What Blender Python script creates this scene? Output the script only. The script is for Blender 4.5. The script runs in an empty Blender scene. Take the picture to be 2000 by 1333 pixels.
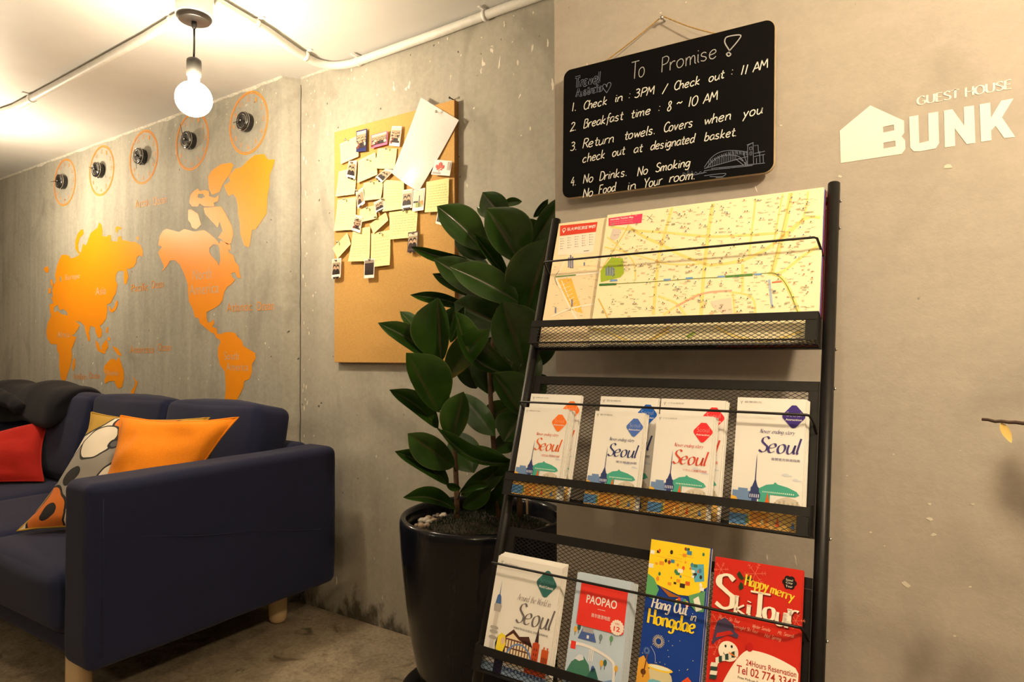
import bpy, bmesh, math, random
import numpy as np
from mathutils import Vector, Matrix, noise
from mathutils.geometry import tessellate_polygon
random.seed(7)
scn = bpy.context.scene
COL = scn.collection
# ------------------------------------------------------------------ camera
EYE = Vector((0.0, 0.0, 1.05))          # photographer's eye; x runs along the walls, y into them
FPX, YAW, PIT, ROL = 1265.4, -0.57606, 0.016744, -0.003611
_F = Vector((math.sin(YAW)*math.cos(PIT), math.cos(YAW)*math.cos(PIT), math.sin(PIT)))
_r = Vector((math.cos(YAW), -math.sin(YAW), 0)); _u = _r.cross(_F)
_R = _r*math.cos(ROL) + _u*math.sin(ROL); _U = _u*math.cos(ROL) - _r*math.sin(ROL)
cd = bpy.data.cameras.new('camera'); cam = bpy.data.objects.new('camera', cd); COL.objects.link(cam)
cd.sensor_width = 36.0; cd.lens = FPX*36/2000; cd.clip_start = 0.02
cam.matrix_world = Matrix(((_R.x, _U.x, -_F.x, EYE.x), (_R.y, _U.y, -_F.y, EYE.y), (_R.z, _U.z, -_F.z, EYE.z), (0, 0, 0, 1)))
scn.camera = cam
# ------------------------------------------------------------------ view, world
vs = scn.view_settings
vs.view_transform = 'Standard'; vs.look = 'None'; vs.gamma = 1.0; vs.use_curve_mapping = False
vs.exposure = 1.35
w = bpy.data.worlds.new('world'); scn.world = w; w.use_nodes = True
w.node_tree.nodes['Background'].inputs[0].default_value = (1.0, 0.8, 0.55, 1)
w.node_tree.nodes['Background'].inputs[1].default_value = 0.02
BULB_COL = (1.0, 0.775, 0.49)
BULB_COL2 = (1.0, 0.825, 0.58)
BULBS = [  # x, y, strength of the globe's glow, colour ; the room's bare bulbs
    (-2.0, 1.19, 108.0, BULB_COL2), (-3.93, 1.19, 106.0, BULB_COL2), (0.62, 0.36, 240.0, BULB_COL), (-0.1, -0.75, 70.0, BULB_COL), (-2.9, -0.95, 44.0, BULB_COL2)]
# ------------------------------------------------------------------ geometry helpers
def ray(u, v): return _F + _R*((u-1000)/FPX) - _U*((v-666.5)/FPX)
def atY(u, v, Y): d = ray(u, v); return EYE + d*(Y/d.y)
def atZ(u, v, Z): d = ray(u, v); return EYE + d*((Z-EYE.z)/d.z)
def V(*a): return Vector(a)
def frame(o, x, y, z):
    x, y, z = Vector(x), Vector(y), Vector(z)
    return Matrix(((x.x, y.x, z.x, o[0]), (x.y, y.y, z.y, o[1]), (x.z, y.z, z.z, o[2]), (0, 0, 0, 1)))
def wallframe(o): return frame(o, (1, 0, 0), (0, 0, 1), (0, -1, 0))   # x right, y up, z out of the wall

class MB:
    """collects faces of one object; every face carries a material"""
    def __init__(s): s.v = []; s.f = []; s.m = []; s.ms = []; s.sm = []; s.uv = {}
    def mi(s, m):
        if m not in s.ms: s.ms.append(m)
        return s.ms.index(m)
    def add(s, vs_, fs, m, smooth=False):
        b = len(s.v); i = s.mi(m)
        s.v.extend([tuple(p) for p in vs_])
        for f in fs: s.f.append([b+k for k in f]); s.m.append(i); s.sm.append(smooth)
        return b
    def box(s, x0, x1, y0, y1, z0, z1, m):
        p = [(x, y, z) for z in (z0, z1) for y in (y0, y1) for x in (x0, x1)]
        s.add(p, [(0, 2, 3, 1), (4, 5, 7, 6), (0, 1, 5, 4), (2, 6, 7, 3), (0, 4, 6, 2), (1, 3, 7, 5)], m)
    def obox(s, c, ax, ay, az, m):     # oriented box: centre and half axes
        c, ax, ay, az = Vector(c), Vector(ax), Vector(ay), Vector(az)
        p = [c+ax*i+ay*j+az*k for k in (-1, 1) for j in (-1, 1) for i in (-1, 1)]
        s.add(p, [(0, 2, 3, 1), (4, 5, 7, 6), (0, 1, 5, 4), (2, 6, 7, 3), (0, 4, 6, 2), (1, 3, 7, 5)], m)
    def tube(s, path, r, m, n=12, caps=True, rib=None):
        path = [Vector(p) for p in path]; rings = []
        a = None
        for i, p in enumerate(path):
            t = (path[min(i+1, len(path)-1)]-path[max(i-1, 0)]).normalized()
            if a is None:
                a = t.orthogonal().normalized()
            a = (a - t*a.dot(t)).normalized(); b = t.cross(a)
            rr = r[i] if isinstance(r, (list, tuple)) else r
            if rib: rr *= 1 + (rib if i % 2 else -rib)
            rings.append([p+(a*math.cos(6.28319*k/n)+b*math.sin(6.28319*k/n))*rr for k in range(n)])
        vv = [q for g in rings for q in g]
        fs = [(i*n+k, i*n+(k+1) % n, (i+1)*n+(k+1) % n, (i+1)*n+k) for i in range(len(path)-1) for k in range(n)]
        if caps: fs += [tuple(range(n))[::-1], tuple((len(path)-1)*n+k for k in range(n))]
        s.add(vv, fs, m, True)
    def lathe(s, prof, c, m, n=48, axis='z', mats=None):
        c = Vector(c); vv = []
        for r, h in prof:
            for k in range(n):
                x, y = r*math.cos(6.28319*k/n), r*math.sin(6.28319*k/n)
                vv.append(c+(Vector((x, y, h)) if axis == 'z' else Vector((x, -h, y))))
        fs = [(i*n+k, i*n+(k+1) % n, (i+1)*n+(k+1) % n, (i+1)*n+k) for i in range(len(prof)-1) for k in range(n)]
        s.add(vv, fs, m, True)
    def poly(s, pts, m, z=0.0, holes=()):       # flat polygon (with holes) in local xy
        loops = [[Vector((p[0], p[1], 0)) for p in pts]]+[[Vector((p[0], p[1], 0)) for p in h] for h in holes]
        tri = tessellate_polygon(loops)
        allp = [p for l in loops for p in l]
        fs = []
        for t in tri:
            a, b, c = (allp[i] for i in t)
            fs.append(t if (b-a).cross(c-a).z > 0 else t[::-1])
        s.add([(p.x, p.y, z) for p in allp], fs, m)
    def ell(s, cx, cy, rx, ry, m, z=0.0, n=20, a0=0.0, a1=6.28319):
        k = n if abs(a1-a0) > 6.28 else n+1
        pts = [(cx+rx*math.cos(a0+(a1-a0)*i/n), cy+ry*math.sin(a0+(a1-a0)*i/n)) for i in range(k)]
        s.add([(x, y, z) for x, y in pts], [tuple(range(k))], m)
    def rect(s, x0, y0, x1, y1, m, z=0.0): s.add([(x0, y0, z), (x1, y0, z), (x1, y1, z), (x0, y1, z)], [(0, 1, 2, 3)], m)
    def ring(s, cx, cy, r0, r1, m, z=0.0, n=64):
        vv = [(cx+r*math.cos(6.28319*k/n), cy+r*math.sin(6.28319*k/n), z) for r in (r0, r1) for k in range(n)]
        s.add(vv, [(k, n+k, n+(k+1) % n, (k+1) % n)[::-1] for k in range(n)], m)
    def ribbon(s, pts, w, m, z=0.0, nib=None):  # flat stroke; nib=(angle, thin) makes a broad pen
        P = [Vector((p[0], p[1])) for p in pts]
        P = [p for i, p in enumerate(P) if i == 0 or (p-P[i-1]).length > 1e-7]
        if len(P) < 2: return
        L = []; Rr = []
        for i, p in enumerate(P):
            t = (P[min(i+1, len(P)-1)]-P[max(i-1, 0)])
            if t.length < 1e-9: t = P[i]-P[i-1]
            t.normalize(); nrm = Vector((-t.y, t.x)); ww = w
            if nib: ww = w*max(nib[1], abs(math.sin(math.atan2(t.y, t.x)-nib[0])))
            L.append(p+nrm*ww/2); Rr.append(p-nrm*ww/2)
        n = len(P)
        s.add([(q.x, q.y, z) for q in L+Rr], [(n+i, n+i+1, i+1, i) for i in range(n-1)], m)
    def mesh(s, me, M, m):
        s.add([M @ v.co for v in me.vertices], [tuple(p.vertices) for p in me.polygons], m)
    def build(s, name, parent=None, mw=None):
        me = bpy.data.meshes.new(name); me.from_pydata(s.v, [], s.f)
        for m in s.ms: me.materials.append(m)
        me.polygons.foreach_set('material_index', s.m); me.polygons.foreach_set('use_smooth', s.sm)
        if s.uv:
            ul = me.uv_layers.new(name='UVMap')
            for l in me.loops: ul.data[l.index].uv = s.uv.get(l.vertex_index, (0, 0))
        me.update()
        o = bpy.data.objects.new(name, me); COL.objects.link(o)
        if parent: o.parent = parent
        if mw is not None: o.matrix_world = mw
        return o
def tag(o, label, cat, group=None):
    o['label'] = label; o['category'] = cat
    if group: o['group'] = group
    return o
def thing(name, label, cat, mw=None, group=None):
    o = bpy.data.objects.new(name, None); COL.objects.link(o); o.empty_display_size = 0.05
    if mw is not None: o.matrix_world = mw
    return tag(o, label, cat, group)
def T(x, y, z): return Matrix.Translation((x, y, z))
def copy_tree(o):
    c = o.copy(); COL.objects.link(c)
    for ch in list(o.children):
        d = copy_tree(ch); d.parent = c
    return c
def struct(o): o['kind'] = 'structure'; return o

# text with Blender's own font, as mesh
_tc = {}
def text_mesh(s, bold=0.0):
    k = (s, bold)
    if k not in _tc:
        c = bpy.data.curves.new('t', 'FONT'); c.body = s; c.size = 1.0; c.offset = bold; c.resolution_u = 3
        o = bpy.data.objects.new('t', c); COL.objects.link(o)
        dg = bpy.context.evaluated_depsgraph_get()
        me = bpy.data.meshes.new_from_object(o.evaluated_get(dg))
        bpy.data.objects.remove(o); bpy.data.curves.remove(c); _tc[k] = me
    return _tc[k]
def put_text(mb, s, m, x, y, w, h=None, z=0.0, bold=0.0, rot=0.0, shear=0.0, centre=False):
    """writes s so that its box is w wide (and h high) with the lower left corner at x, y"""
    me = text_mesh(s, bold)
    if not len(me.vertices): return
    xs = [v.co.x for v in me.vertices]; ys = [v.co.y for v in me.vertices]
    x0, x1, y0, y1 = min(xs), max(xs), min(ys), max(ys)
    sx = w/(x1-x0); sy = h/(y1-y0) if h else sx
    M = T(x, y, z) @ Matrix.Rotation(rot, 4, 'Z') @ Matrix(((sx, shear*sy, 0, 0), (0, sy, 0, 0), (0, 0, 1, 0), (0, 0, 0, 1))) @ T(-x0-(0.5*(x1-x0) if centre else 0), -y0, 0)
    mb.mesh(me, M, m)

# pen alphabet: strokes on a grid, x height 5, ascender 9, descender -3 ; '~' first = smooth stroke
PEN = {
'a': '~4.6,4.2 3,5.1 1.2,4.2 .5,2.2 1.1,.5 2.6,.2 4.1,1.7 4.7,4.6|4.7,4.8 4.6,1 5.4,.1', 'b': '.9,9 .7,0|~.8,3.2 2.4,5 4.2,4.5 4.7,2.5 3.8,.5 2,0 .7,.8',
'c': '~4.4,4.2 3,5.1 1.3,4.2 .5,2.3 1.2,.5 2.8,0 4.5,.9', 'd': '~4.4,4.2 2.8,5 1.1,4 .5,2.1 1.3,.3 2.9,.3 4.5,2.2|4.8,9 4.6,.9 5.3,0',
'e': '~.6,2.6 3,2.8 4.4,3.6 3.9,4.9 2.5,5.1 1,4 .5,2.3 1.2,.5 2.9,0 4.5,1', 'f': '~4,8.4 2.9,9 2,8 1.7,5 1.5,0 1.2,-2.4|.3,4.8 3.6,5',
'g': '~4.4,4.3 2.8,5.1 1.1,4.1 .6,2.2 1.5,.6 3,.7 4.4,2.6|~4.7,5 4.6,0 4,-2.4 2.3,-3 .8,-2.2', 'h': '.9,9 .7,0|~.8,2.8 2.2,4.8 3.8,4.9 4.4,3.4 4.4,1 5,0',
'i': '1,5 .9,.8 1.6,0|1,6.8 1.1,7.3', 'k': '.9,9 .7,0|4.2,5 .9,2.2 4.6,0', 'l': '~1.2,9 1,4 1,1 1.8,.1', 'm': '.8,5 .7,0|~.8,3 2,4.9 3.2,4.7 3.4,2.5 3.4,0|~3.5,3 4.8,4.9 6,4.7 6.3,2.5 6.3,.8 7,0',
'n': '.8,5 .7,0|~.8,2.8 2.2,4.8 3.8,4.9 4.4,3.4 4.4,1 5.1,0', 'o': '~2.6,5.1 1,4.2 .5,2.4 1.2,.5 2.7,0 4.2,1 4.7,2.9 4,4.6 2.6,5.1', 'p': '.9,5 .7,-3|~.8,3.3 2.4,5 4.2,4.6 4.8,2.6 3.9,.6 2,.1 .8,.9',
'r': '.9,5 .8,0|~.9,2.9 2,4.6 3.4,5 4,4.6', 's': '~4,4.4 2.6,5.1 1.1,4.5 1.2,3.2 3.4,2.2 4,1 2.8,0 .7,.6', 't': '~2,7.8 1.8,3 1.9,.7 3,0 3.8,.6|.3,5 3.7,5.2',
'u': '~.8,5 .7,2 1.3,.3 2.7,.1 4.1,1.8 4.5,4.8|4.6,5 4.5,1 5.2,0', 'v': '.5,5 2.3,0 4.3,5', 'w': '.5,5 1.8,0 3.3,4.4 4.8,0 6.2,5', 'y': '.7,5 2.4,1.2|4.6,5 2.2,0 .8,-3', 'x': '.6,5 4.2,0|4.2,5 .5,0', 'z': '.6,5 4.2,5 .6,0 4.4,0',
'A': '.2,0 3.2,9 5.8,0|1.2,3 5,3', 'B': '1,9 .8,0|~.9,8.8 3.6,8.9 4.6,7.3 3.4,5.3 1.2,4.8|~1.2,4.8 4,4.8 5.3,2.8 4,.5 .8,0', 'C': '~5.6,7.6 3.8,9 1.6,7.6 .6,4.4 1.5,1.2 3.6,0 5.6,1.2', 'D': '1,9 .9,0|~.9,8.9 3.8,8.4 5.6,5 4.6,1.5 2.6,.1 .8,0',
'E': '5,9 1,9 .9,0 5.2,0|1,4.7 4.4,4.7', 'F': '5,9 1,9 .9,0|1,4.8 4.2,4.8', 'G': '~6,7.6 4,9 1.8,7.8 .6,4.6 1.5,1.2 3.8,0 6.2,1|6.2,.8 6.2,3.9 4.2,3.9', 'H': '1,9 .9,0|6,9 6,0|1,4.6 6,4.6',
'M': '.6,0 1.4,9 3.6,3 6,9 6.8,0', 'N': '.9,0 1.1,9 5.4,0 5.8,9', 'O': '~3.6,9 1.4,7.6 .5,4.4 1.6,1.2 3.6,0 5.9,1.4 6.7,4.6 5.7,7.7 3.6,9', 'P': '1.1,9 .8,0|~1,8.8 3.8,9 5.2,7.2 4,4.9 1,4.3', 'R': '1.1,9 .8,0|~1,8.8 3.8,9 5,7.2 3.8,5.2 1,4.6|2.6,4.7 5.6,0',
'S': '~5,7.8 3.4,9 1.4,8.2 1.2,6.2 3.2,4.6 5,3.2 4.8,1 2.8,0 .6,1.1', 'T': '.2,9 6,9|3.1,9 3,0', 'U': '~1,9 .9,3.4 1.8,.6 3.6,0 5.3,.8 6,3.4 6,9', 'Y': '.4,9 3,4.6|5.8,9 3,4.4 2.6,0', 'W': '.4,9 2,0 4,7.6 6,0 7.6,9',
'1': '1.2,9 1,0', '2': '~.8,7.4 2,9 4,8.4 4.2,6.2 .7,.1 2,.3 5,.4', '3': '~.9,8.2 2.6,9 4.2,7.6 3.6,5.6 2,5 4.2,4.2 4.6,1.8 3,0 .7,.8', '4': '3.4,9 .6,3.6 5,3.6|4,6 3.8,0', '8': '~4,7.8 2.6,9 1.2,7.8 1.8,5.6 3.8,3.8 4.4,1.6 2.8,0 1,1.2 1.4,3.4 3.4,5.6 4,7.8', '0': '~2.8,9 1.2,7.4 .7,4.4 1.4,1 2.9,0 4.4,1.6 4.9,4.6 4.2,7.8 2.8,9',
'5': '4.6,9 1.4,9 1,5|~1,5 3.4,5.4 4.6,3 3.6,.6 .8,.3', '7': '.7,9 4.8,9 2,0', '.': '.8,.1 1.3,.5', ':': '.9,1.2 1.1,1.8|1,5.2 1.2,5.8', '/': '.2,-1 3,9', '~': '~.3,4 1.8,5.4 3.6,4.2 5.2,5.6', ',': '1,.6 .6,-1', "'": '1,9 .9,7'}
PW = {'m': 7.4, 'w': 6.9, 'i': 2.0, 'l': 2.0, '1': 2.2, '.': 2.0, ':': 2.2, 'f': 3.8, 't': 3.9, 'r': 4.3, 'M': 7.5, 'W': 8.0, 'O': 7.2, 'N': 6.6, 'H': 7, 'U': 7, 'G': 6.9, ' ': 4.0, '/': 3.4}
def smooth(P, k=5):
    P = [Vector((p[0], p[1])) for p in P]; out = []
    for i in range(len(P)-1):
        a, b, c, d = P[max(i-1, 0)], P[i], P[i+1], P[min(i+2, len(P)-1)]
        for j in range(k):
            t = j/k
            out.append(0.5*((2*b)+(c-a)*t+(2*a-5*b+4*c-d)*t*t+(3*b-a-3*c+d)*t**3))
    return out+[P[-1]]
def pen_width(s): return sum(PW.get(c, 5.6) for c in s)
def pen_text(mb, s, m, x, y, w, size, pw, z=0.0, rot=0.0, slant=0.2, nib=None, jit=0.0, serif=0.0, rnd=None):
    """single-stroke writing: size = height of the x height (5 units); w = total width"""
    u = size/5; sx = w/(pen_width(s)*u); cx = 0.0
    ca, sa = math.cos(rot), math.sin(rot)
    def tr(px, py):
        X = (px*sx+slant*py)*u; Y = py*u
        return (x+X*ca-Y*sa, y+X*sa+Y*ca)
    for c in s:
        g = PEN.get(c)
        jx = rnd.uniform(-jit, jit) if rnd else 0; jy = rnd.uniform(-jit, jit) if rnd else 0
        if g:
            for st in g.split('|'):
                sm = st[0] == '~' and len(st) > 1
                P = [tuple(float(q) for q in p.split(',')) for p in st.lstrip('~').split()]
                if sm: P = smooth(P)
                else:
                    Q = [P[0]]
                    for a, b in zip(P, P[1:]): Q += [(a[0]+(b[0]-a[0])*k/3, a[1]+(b[1]-a[1])*k/3) for k in (1, 2, 3)]
                    if len(P) > 2:     # keep corners crisp: separate pieces
                        for a, b in zip(P, P[1:]): mb.ribbon([tr(cx+a[0]+jx, a[1]+jy), tr(cx+b[0]+jx, b[1]+jy)], pw, m, z, nib)
                        Q = None
                    P = Q
                if P: mb.ribbon([tr(cx+p[0]+jx, p[1]+jy) for p in P], pw, m, z, nib)
                if serif and not sm:
                    raw = [tuple(float(q) for q in p.split(',')) for p in st.split()]
                    for e, o in ((raw[0], raw[1]), (raw[-1], raw[-2])):
                        if abs(e[1]-o[1]) > abs(e[0]-o[0])*1.2 and (abs(e[1]) < .3 or abs(e[1]-9) < .3 or abs(e[1]-5) < .3):
                            mb.ribbon([tr(cx+e[0]-serif, e[1]), tr(cx+e[0]+serif, e[1])], pw*.42, m, z)
        cx += PW.get(c, 5.6)
# ------------------------------------------------------------------ materials
class NT:
    def __init__(s, name):
        s.m = bpy.data.materials.new(name); s.m.use_nodes = True; s.t = s.m.node_tree; s.b = s.t.nodes['Principled BSDF']
    def n(s, kind, **kw):
        o = s.t.nodes.new('ShaderNode'+kind)
        for k, v in kw.items():
            if k in o.inputs: o.inputs[k].default_value = v
            else: setattr(o, k, v)
        return o
    def l(s, a, b): s.t.links.new(a, b)
    def ramp(s, fac, stops, interp='LINEAR'):
        r = s.n('ValToRGB'); r.color_ramp.interpolation = interp; e = r.color_ramp.elements
        while len(e) < len(stops): e.new(0.5)
        for q, (p, c) in zip(e, stops): q.position = p; q.color = (*c, 1) if len(c) == 3 else c
        s.l(fac, r.inputs[0]); return r.outputs[0]
    def mix(s, fac, a, b, mode='MIX'):
        x = s.n('Mix', data_type='RGBA', blend_type=mode); i = x.inputs
        for sock, v in ((i[0], fac), (i[6], a), (i[7], b)):
            if hasattr(v, 'is_linked') or hasattr(v, 'links'): s.l(v, sock)
            else: sock.default_value = v if isinstance(v, (int, float)) else (*v, 1)
        return x.outputs[2]
    def coords(s, scale=(1, 1, 1), world=True):
        if world: src = s.n('NewGeometry').outputs['Position']
        else: src = s.n('TexCoord').outputs['Object']
        mp = s.n('Mapping'); mp.inputs['Scale'].default_value = scale; s.l(src, mp.inputs[0]); return mp.outputs[0]
    def noise(s, vec, scale, detail=4, rough=.55, dist=0.0):
        q = s.n('TexNoise', Scale=scale, Detail=detail, Roughness=rough, Distortion=dist); s.l(vec, q.inputs['Vector']); return q.outputs['Fac']
    def bump(s, h, strength, dist=0.002):
        q = s.n('Bump', Strength=strength, Distance=dist); s.l(h, q.inputs['Height']); s.l(q.outputs[0], s.b.inputs['Normal'])
def mat(name, col, rough=0.6, metal=0.0, var=0.06, scale=40.0, bump=0.0, spec=0.5, coat=0.0, sheen=0.0, bscale=None, trans=0.0):
    k = NT(name); b = k.b
    v = k.coords(world=False)
    f = k.noise(v, scale)
    lo = tuple(max(0, c*(1-var)) for c in col); hi = tuple(min(1, c*(1+var)) for c in col)
    k.l(k.ramp(f, [(.3, lo), (.7, hi)]), b.inputs['Base Color'])
    b.inputs['Roughness'].default_value = rough; b.inputs['Metallic'].default_value = metal
    b.inputs['Specular IOR Level'].default_value = spec; b.inputs['Coat Weight'].default_value = coat
    b.inputs['Coat Roughness'].default_value = 0.08; b.inputs['Sheen Weight'].default_value = sheen
    if bump: k.bump(k.noise(v, bscale or scale*4, 3), bump)
    return k.m
def fabric(name, col, var=.12, weave=700.0):
    k = NT(name); v = k.coords(world=False)
    f = k.noise(v, 5, 5); g = k.noise(v, weave, 2)
    c = k.ramp(f, [(.3, tuple(x*(1-var) for x in col)), (.7, tuple(x*(1+var) for x in col))])
    c = k.mix(.35, c, k.ramp(g, [(.35, tuple(x*.55 for x in col)), (.65, tuple(min(1, x*1.5) for x in col))]))
    k.l(c, k.b.inputs['Base Color']); k.b.inputs['Roughness'].default_value = .9; k.b.inputs['Specular IOR Level'].default_value = .2
    k.b.inputs['Sheen Weight'].default_value = .06; k.b.inputs['Sheen Roughness'].default_value = .5
    k.bump(g, .25, .001); return k.m
def concrete(name, dark, mid, light, streak=.5, chips=1.0, horiz=False, grime=0.0):
    k = NT(name); p = k.coords()
    big = k.noise(p, 1.6, 6, .6, .4)
    st = k.noise(k.coords((.9, .9, 9) if horiz else (7, 7, .55)), 2.2, 5, .6)
    fine = k.noise(p, 55, 5, .7)
    c = k.ramp(big, [(.32, dark), (.5, mid), (.7, light)])
    c = k.mix(streak, c, k.ramp(st, [(.3, dark), (.52, mid), (.72, light)]))
    c = k.mix(.30, c, k.ramp(fine, [(.3, dark), (.7, light)]))
    # flakes of paint and plaster, pits
    ch = k.noise(k.coords((30, 30, 13)), 1.0, 3, .5, .6)
    amt = k.noise(p, 1.1, 2)
    mul = k.n('Math', operation='MULTIPLY'); k.l(ch, mul.inputs[0]); k.l(k.ramp(amt, [(.35, (.80,)*3), (.75, (1.0,)*3)]), mul.inputs[1])
    c = k.mix(k.ramp(mul.outputs[0], [(.665-.03*chips, (0, 0, 0)), (.69-.03*chips, (1, 1, 1))]), c, tuple(min(1, x*1.5+.05) for x in light))
    blot = k.noise(k.coords((1, 1, .7)), 3.1, 4, .55, 1.2)
    c = k.mix(k.ramp(blot, [(.56, (0, 0, 0)), (.72, (.45,)*3)]), c, tuple(x*.72 for x in dark))
    if grime:
        sx = k.n('SeparateXYZ'); k.l(p, sx.inputs[0]); gn = k.noise(k.coords((9, 9, 5)), 1.6, 6, .65)
        ad = k.n('Math', operation='MULTIPLY_ADD'); k.l(gn, ad.inputs[0]); ad.inputs[1].default_value = -.55; k.l(sx.outputs[2], ad.inputs[2])
        c = k.mix(k.ramp(ad.outputs[0], [(0.0, (grime,)*3), (.06, (0, 0, 0))]) if False else k.ramp(k.mix(1.0, ad.outputs[0], (.30, .30, .30), 'ADD'), [(.02, (grime,)*3), (.11, (0, 0, 0))]), c, (.05, .04, .026))
    pit = k.noise(p, 34, 2)
    c = k.mix(k.ramp(pit, [(.22, (1, 1, 1)), (.25, (0, 0, 0))]), c, tuple(x*.35 for x in dark))
    k.l(c, k.b.inputs['Base Color'])
    k.l(k.ramp(big, [(.3, (.75,)*3), (.7, (.55,)*3)]), k.b.inputs['Roughness']); k.b.inputs['Specular IOR Level'].default_value = .3
    ad = k.n('Math', operation='ADD'); k.l(fine, ad.inputs[0]); k.l(mul.outputs[0], ad.inputs[1]); k.bump(ad.outputs[0], .25, .003)
    return k.m
M_wallA = concrete('concrete_streaked', (.23, .218, .18), (.37, .35, .295), (.47, .445, .38), .55, .35, grime=.8)
M_wallB = concrete('concrete_worn', (.28, .262, .215), (.415, .388, .325), (.50, .465, .39), .3, .5, grime=.85)
M_wallC = concrete('concrete_trowelled', (.37, .334, .293), (.455, .411, .362), (.515, .469, .413), .4, -.6, True)
def ceiling_mat():
    k = NT('ceiling_paint'); p = k.coords(); f = k.noise(p, 2.5, 5)
    k.l(k.ramp(f, [(.3, (.60, .585, .56)), (.7, (.69, .675, .65))]), k.b.inputs['Base Color']); k.b.inputs['Roughness'].default_value = .55
    k.bump(k.noise(p, 60, 4), .12, .002); return k.m
M_ceil = ceiling_mat()
def floor_mat():
    k = NT('floor_concrete'); p = k.coords()
    a = k.noise(p, 2.4, 8, .68, .8); b = k.noise(p, 14, 7, .72, .5); s = k.noise(p, 5.5, 5, .6, 1.5)
    c = k.ramp(a, [(.32, (.10, .075, .045)), (.45, (.26, .205, .135)), (.62, (.42, .34, .23)), (.75, (.50, .42, .30))])
    c = k.mix(.55, c, k.ramp(b, [(.36, (.09, .068, .045)), (.5, (.34, .275, .19)), (.66, (.52, .44, .32))]))
    e = k.noise(p, 75, 4, .7); c = k.mix(.35, c, k.ramp(e, [(.35, (.12, .09, .06)), (.6, (.45, .37, .27))]))
    c = k.mix(k.ramp(s, [(.30, (.8,)*3), (.40, (0, 0, 0))]), c, (.075, .055, .035))
    k.l(c, k.b.inputs['Base Color']); k.l(k.ramp(b, [(.3, (.42,)*3), (.7, (.7,)*3)]), k.b.inputs['Roughness'])
    k.bump(b, .2, .003); return k.m
M_floor = floor_mat()
def emit(name, col, st):
    k = NT(name); e = k.n('Emission'); e.inputs[0].default_value = (*col, 1); e.inputs[1].default_value = st
    k.l(e.outputs[0], k.t.nodes['Material Output'].inputs[0]); return k.m
M_black = mat('black_metal', (.018, .017, .017), .42, 0.6, .1, 60)
M_blackp = mat('black_plastic', (.012, .012, .012), .25, 0, .1)
M_greyp = mat('grey_socket_plastic', (.022, .020, .017), .5)
M_whitep = mat('white_plastic', (.78, .76, .72), .45)
M_conduit = mat('ivory_conduit', (.74, .72, .67), .5)
M_chrome = mat('chrome', (.75, .73, .70), .18, 1.0, .02)
M_pin = mat('steel_pin', (.45, .44, .42), .3, .9)
M_orange = mat('orange_vinyl', (.84, .285, .005), .45, 0, .03, 3, spec=.35)
M_gap = mat('lettering_grey', (.48, .42, .32), .6)
M_gold = mat('cork_board', (.56, .315, .085), .8, 0, .10, 220, .12)
M_goldside = mat('board_edge_brown', (.30, .14, .03), .7)
M_yellow = mat('yellow_paper', (.82, .76, .37), .8, 0, .03, 9, spec=.15)
M_ink = mat('pencil_grey', (.30, .28, .17), .8)
M_white = mat('white_paper', (.76, .75, .73), .6, 0, .02, 10, spec=.2)
M_sleeve = mat('glossy_sleeve', (.62, .60, .585), .2, 0, .02, 8, .25, bscale=9, coat=.3)
M_navy = fabric('navy_upholstery', (.0128, .0158, .045))
M_jacket = fabric('dark_navy_knit', (.0035, .0035, .0068), .15, 350)
M_red = fabric('red_cotton', (.37, .014, .008), .10)
M_orangef = fabric('orange_cotton', (.82, .235, .010), .07)
M_wood = mat('pale_birch', (.62, .45, .25), .5, 0, .12, 9)
M_leaf = None
def leaf_mat():
    k = NT('rubber_leaf'); u = k.n('UVMap'); sp = k.n('SeparateXYZ'); k.l(u.outputs[0], sp.inputs[0])
    v = k.coords(world=False); f = k.noise(v, 11, 4)
    c = k.ramp(f, [(.3, (.013, .037, .005)), (.7, (.032, .084, .009))])
    a = k.n('Math', operation='ABSOLUTE'); k.l(sp.outputs[0], a.inputs[0])
    c = k.mix(k.ramp(a.outputs[0], [(.025, (1, 1, 1)), (.07, (0, 0, 0))]), c, (.05, .045, .016))     # midrib
    c = k.mix(k.ramp(a.outputs[0], [(.93, (0, 0, 0)), (1.0, (1, 1, 1))]), c, (.07, .10, .03))        # pale rim
    g = k.n('NewGeometry'); c = k.mix(g.outputs['Backfacing'], c, (.055, .065, .025))
    k.l(c, k.b.inputs['Base Color']); k.b.inputs['Roughness'].default_value = .33; k.b.inputs['Specular IOR Level'].default_value = .45
    k.b.inputs['Coat Weight'].default_value = .15
    k.bump(k.noise(k.coords((1, 1, 1), False), 45, 2), .06, .002); return k.m
M_leaf = leaf_mat()
M_stem = mat('brown_stem', (.10, .05, .022), .6, 0, .3, 60, .3)
M_petiole = mat('green_stalk', (.06, .08, .022), .5)
def glaze():
    k = NT('dark_glaze'); f = k.noise(k.coords((9, 9, 1.2)), 1.5, 6, .65, .6); g = k.noise(k.coords((22, 22, 3)), 1.0, 4)
    c = k.ramp(f, [(.35, (.0025, .0035, .008)), (.55, (.007, .008, .012)), (.72, (.024, .023, .023))])
    k.l(c, k.b.inputs['Base Color']); k.b.inputs['Roughness'].default_value = .14; k.b.inputs['Coat Weight'].default_value = .08; k.b.inputs['Specular IOR Level'].default_value = .28
    k.l(k.ramp(g, [(.3, (.10,)*3), (.7, (.3,)*3)]), k.b.inputs['Roughness']); k.bump(f, .15, .004); return k.m
M_glaze = glaze()
M_moss = mat('dark_moss', (.012, .022, .006), .95, 0, .5, 90, .9, bscale=120)
M_soil = mat('soil', (.03, .02, .012), .95, 0, .4, 90, .8)
M_pebble = [mat('pebble_white', (.55, .50, .42), .6, 0, .15), mat('pebble_tan', (.38, .28, .19), .6, 0, .2), mat('pebble_grey', (.20, .18, .15), .6, 0, .2)]
M_board = mat('chalkboard', (.0035, .0035, .004), .30, 0, .1, 5, spec=.12)
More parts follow.
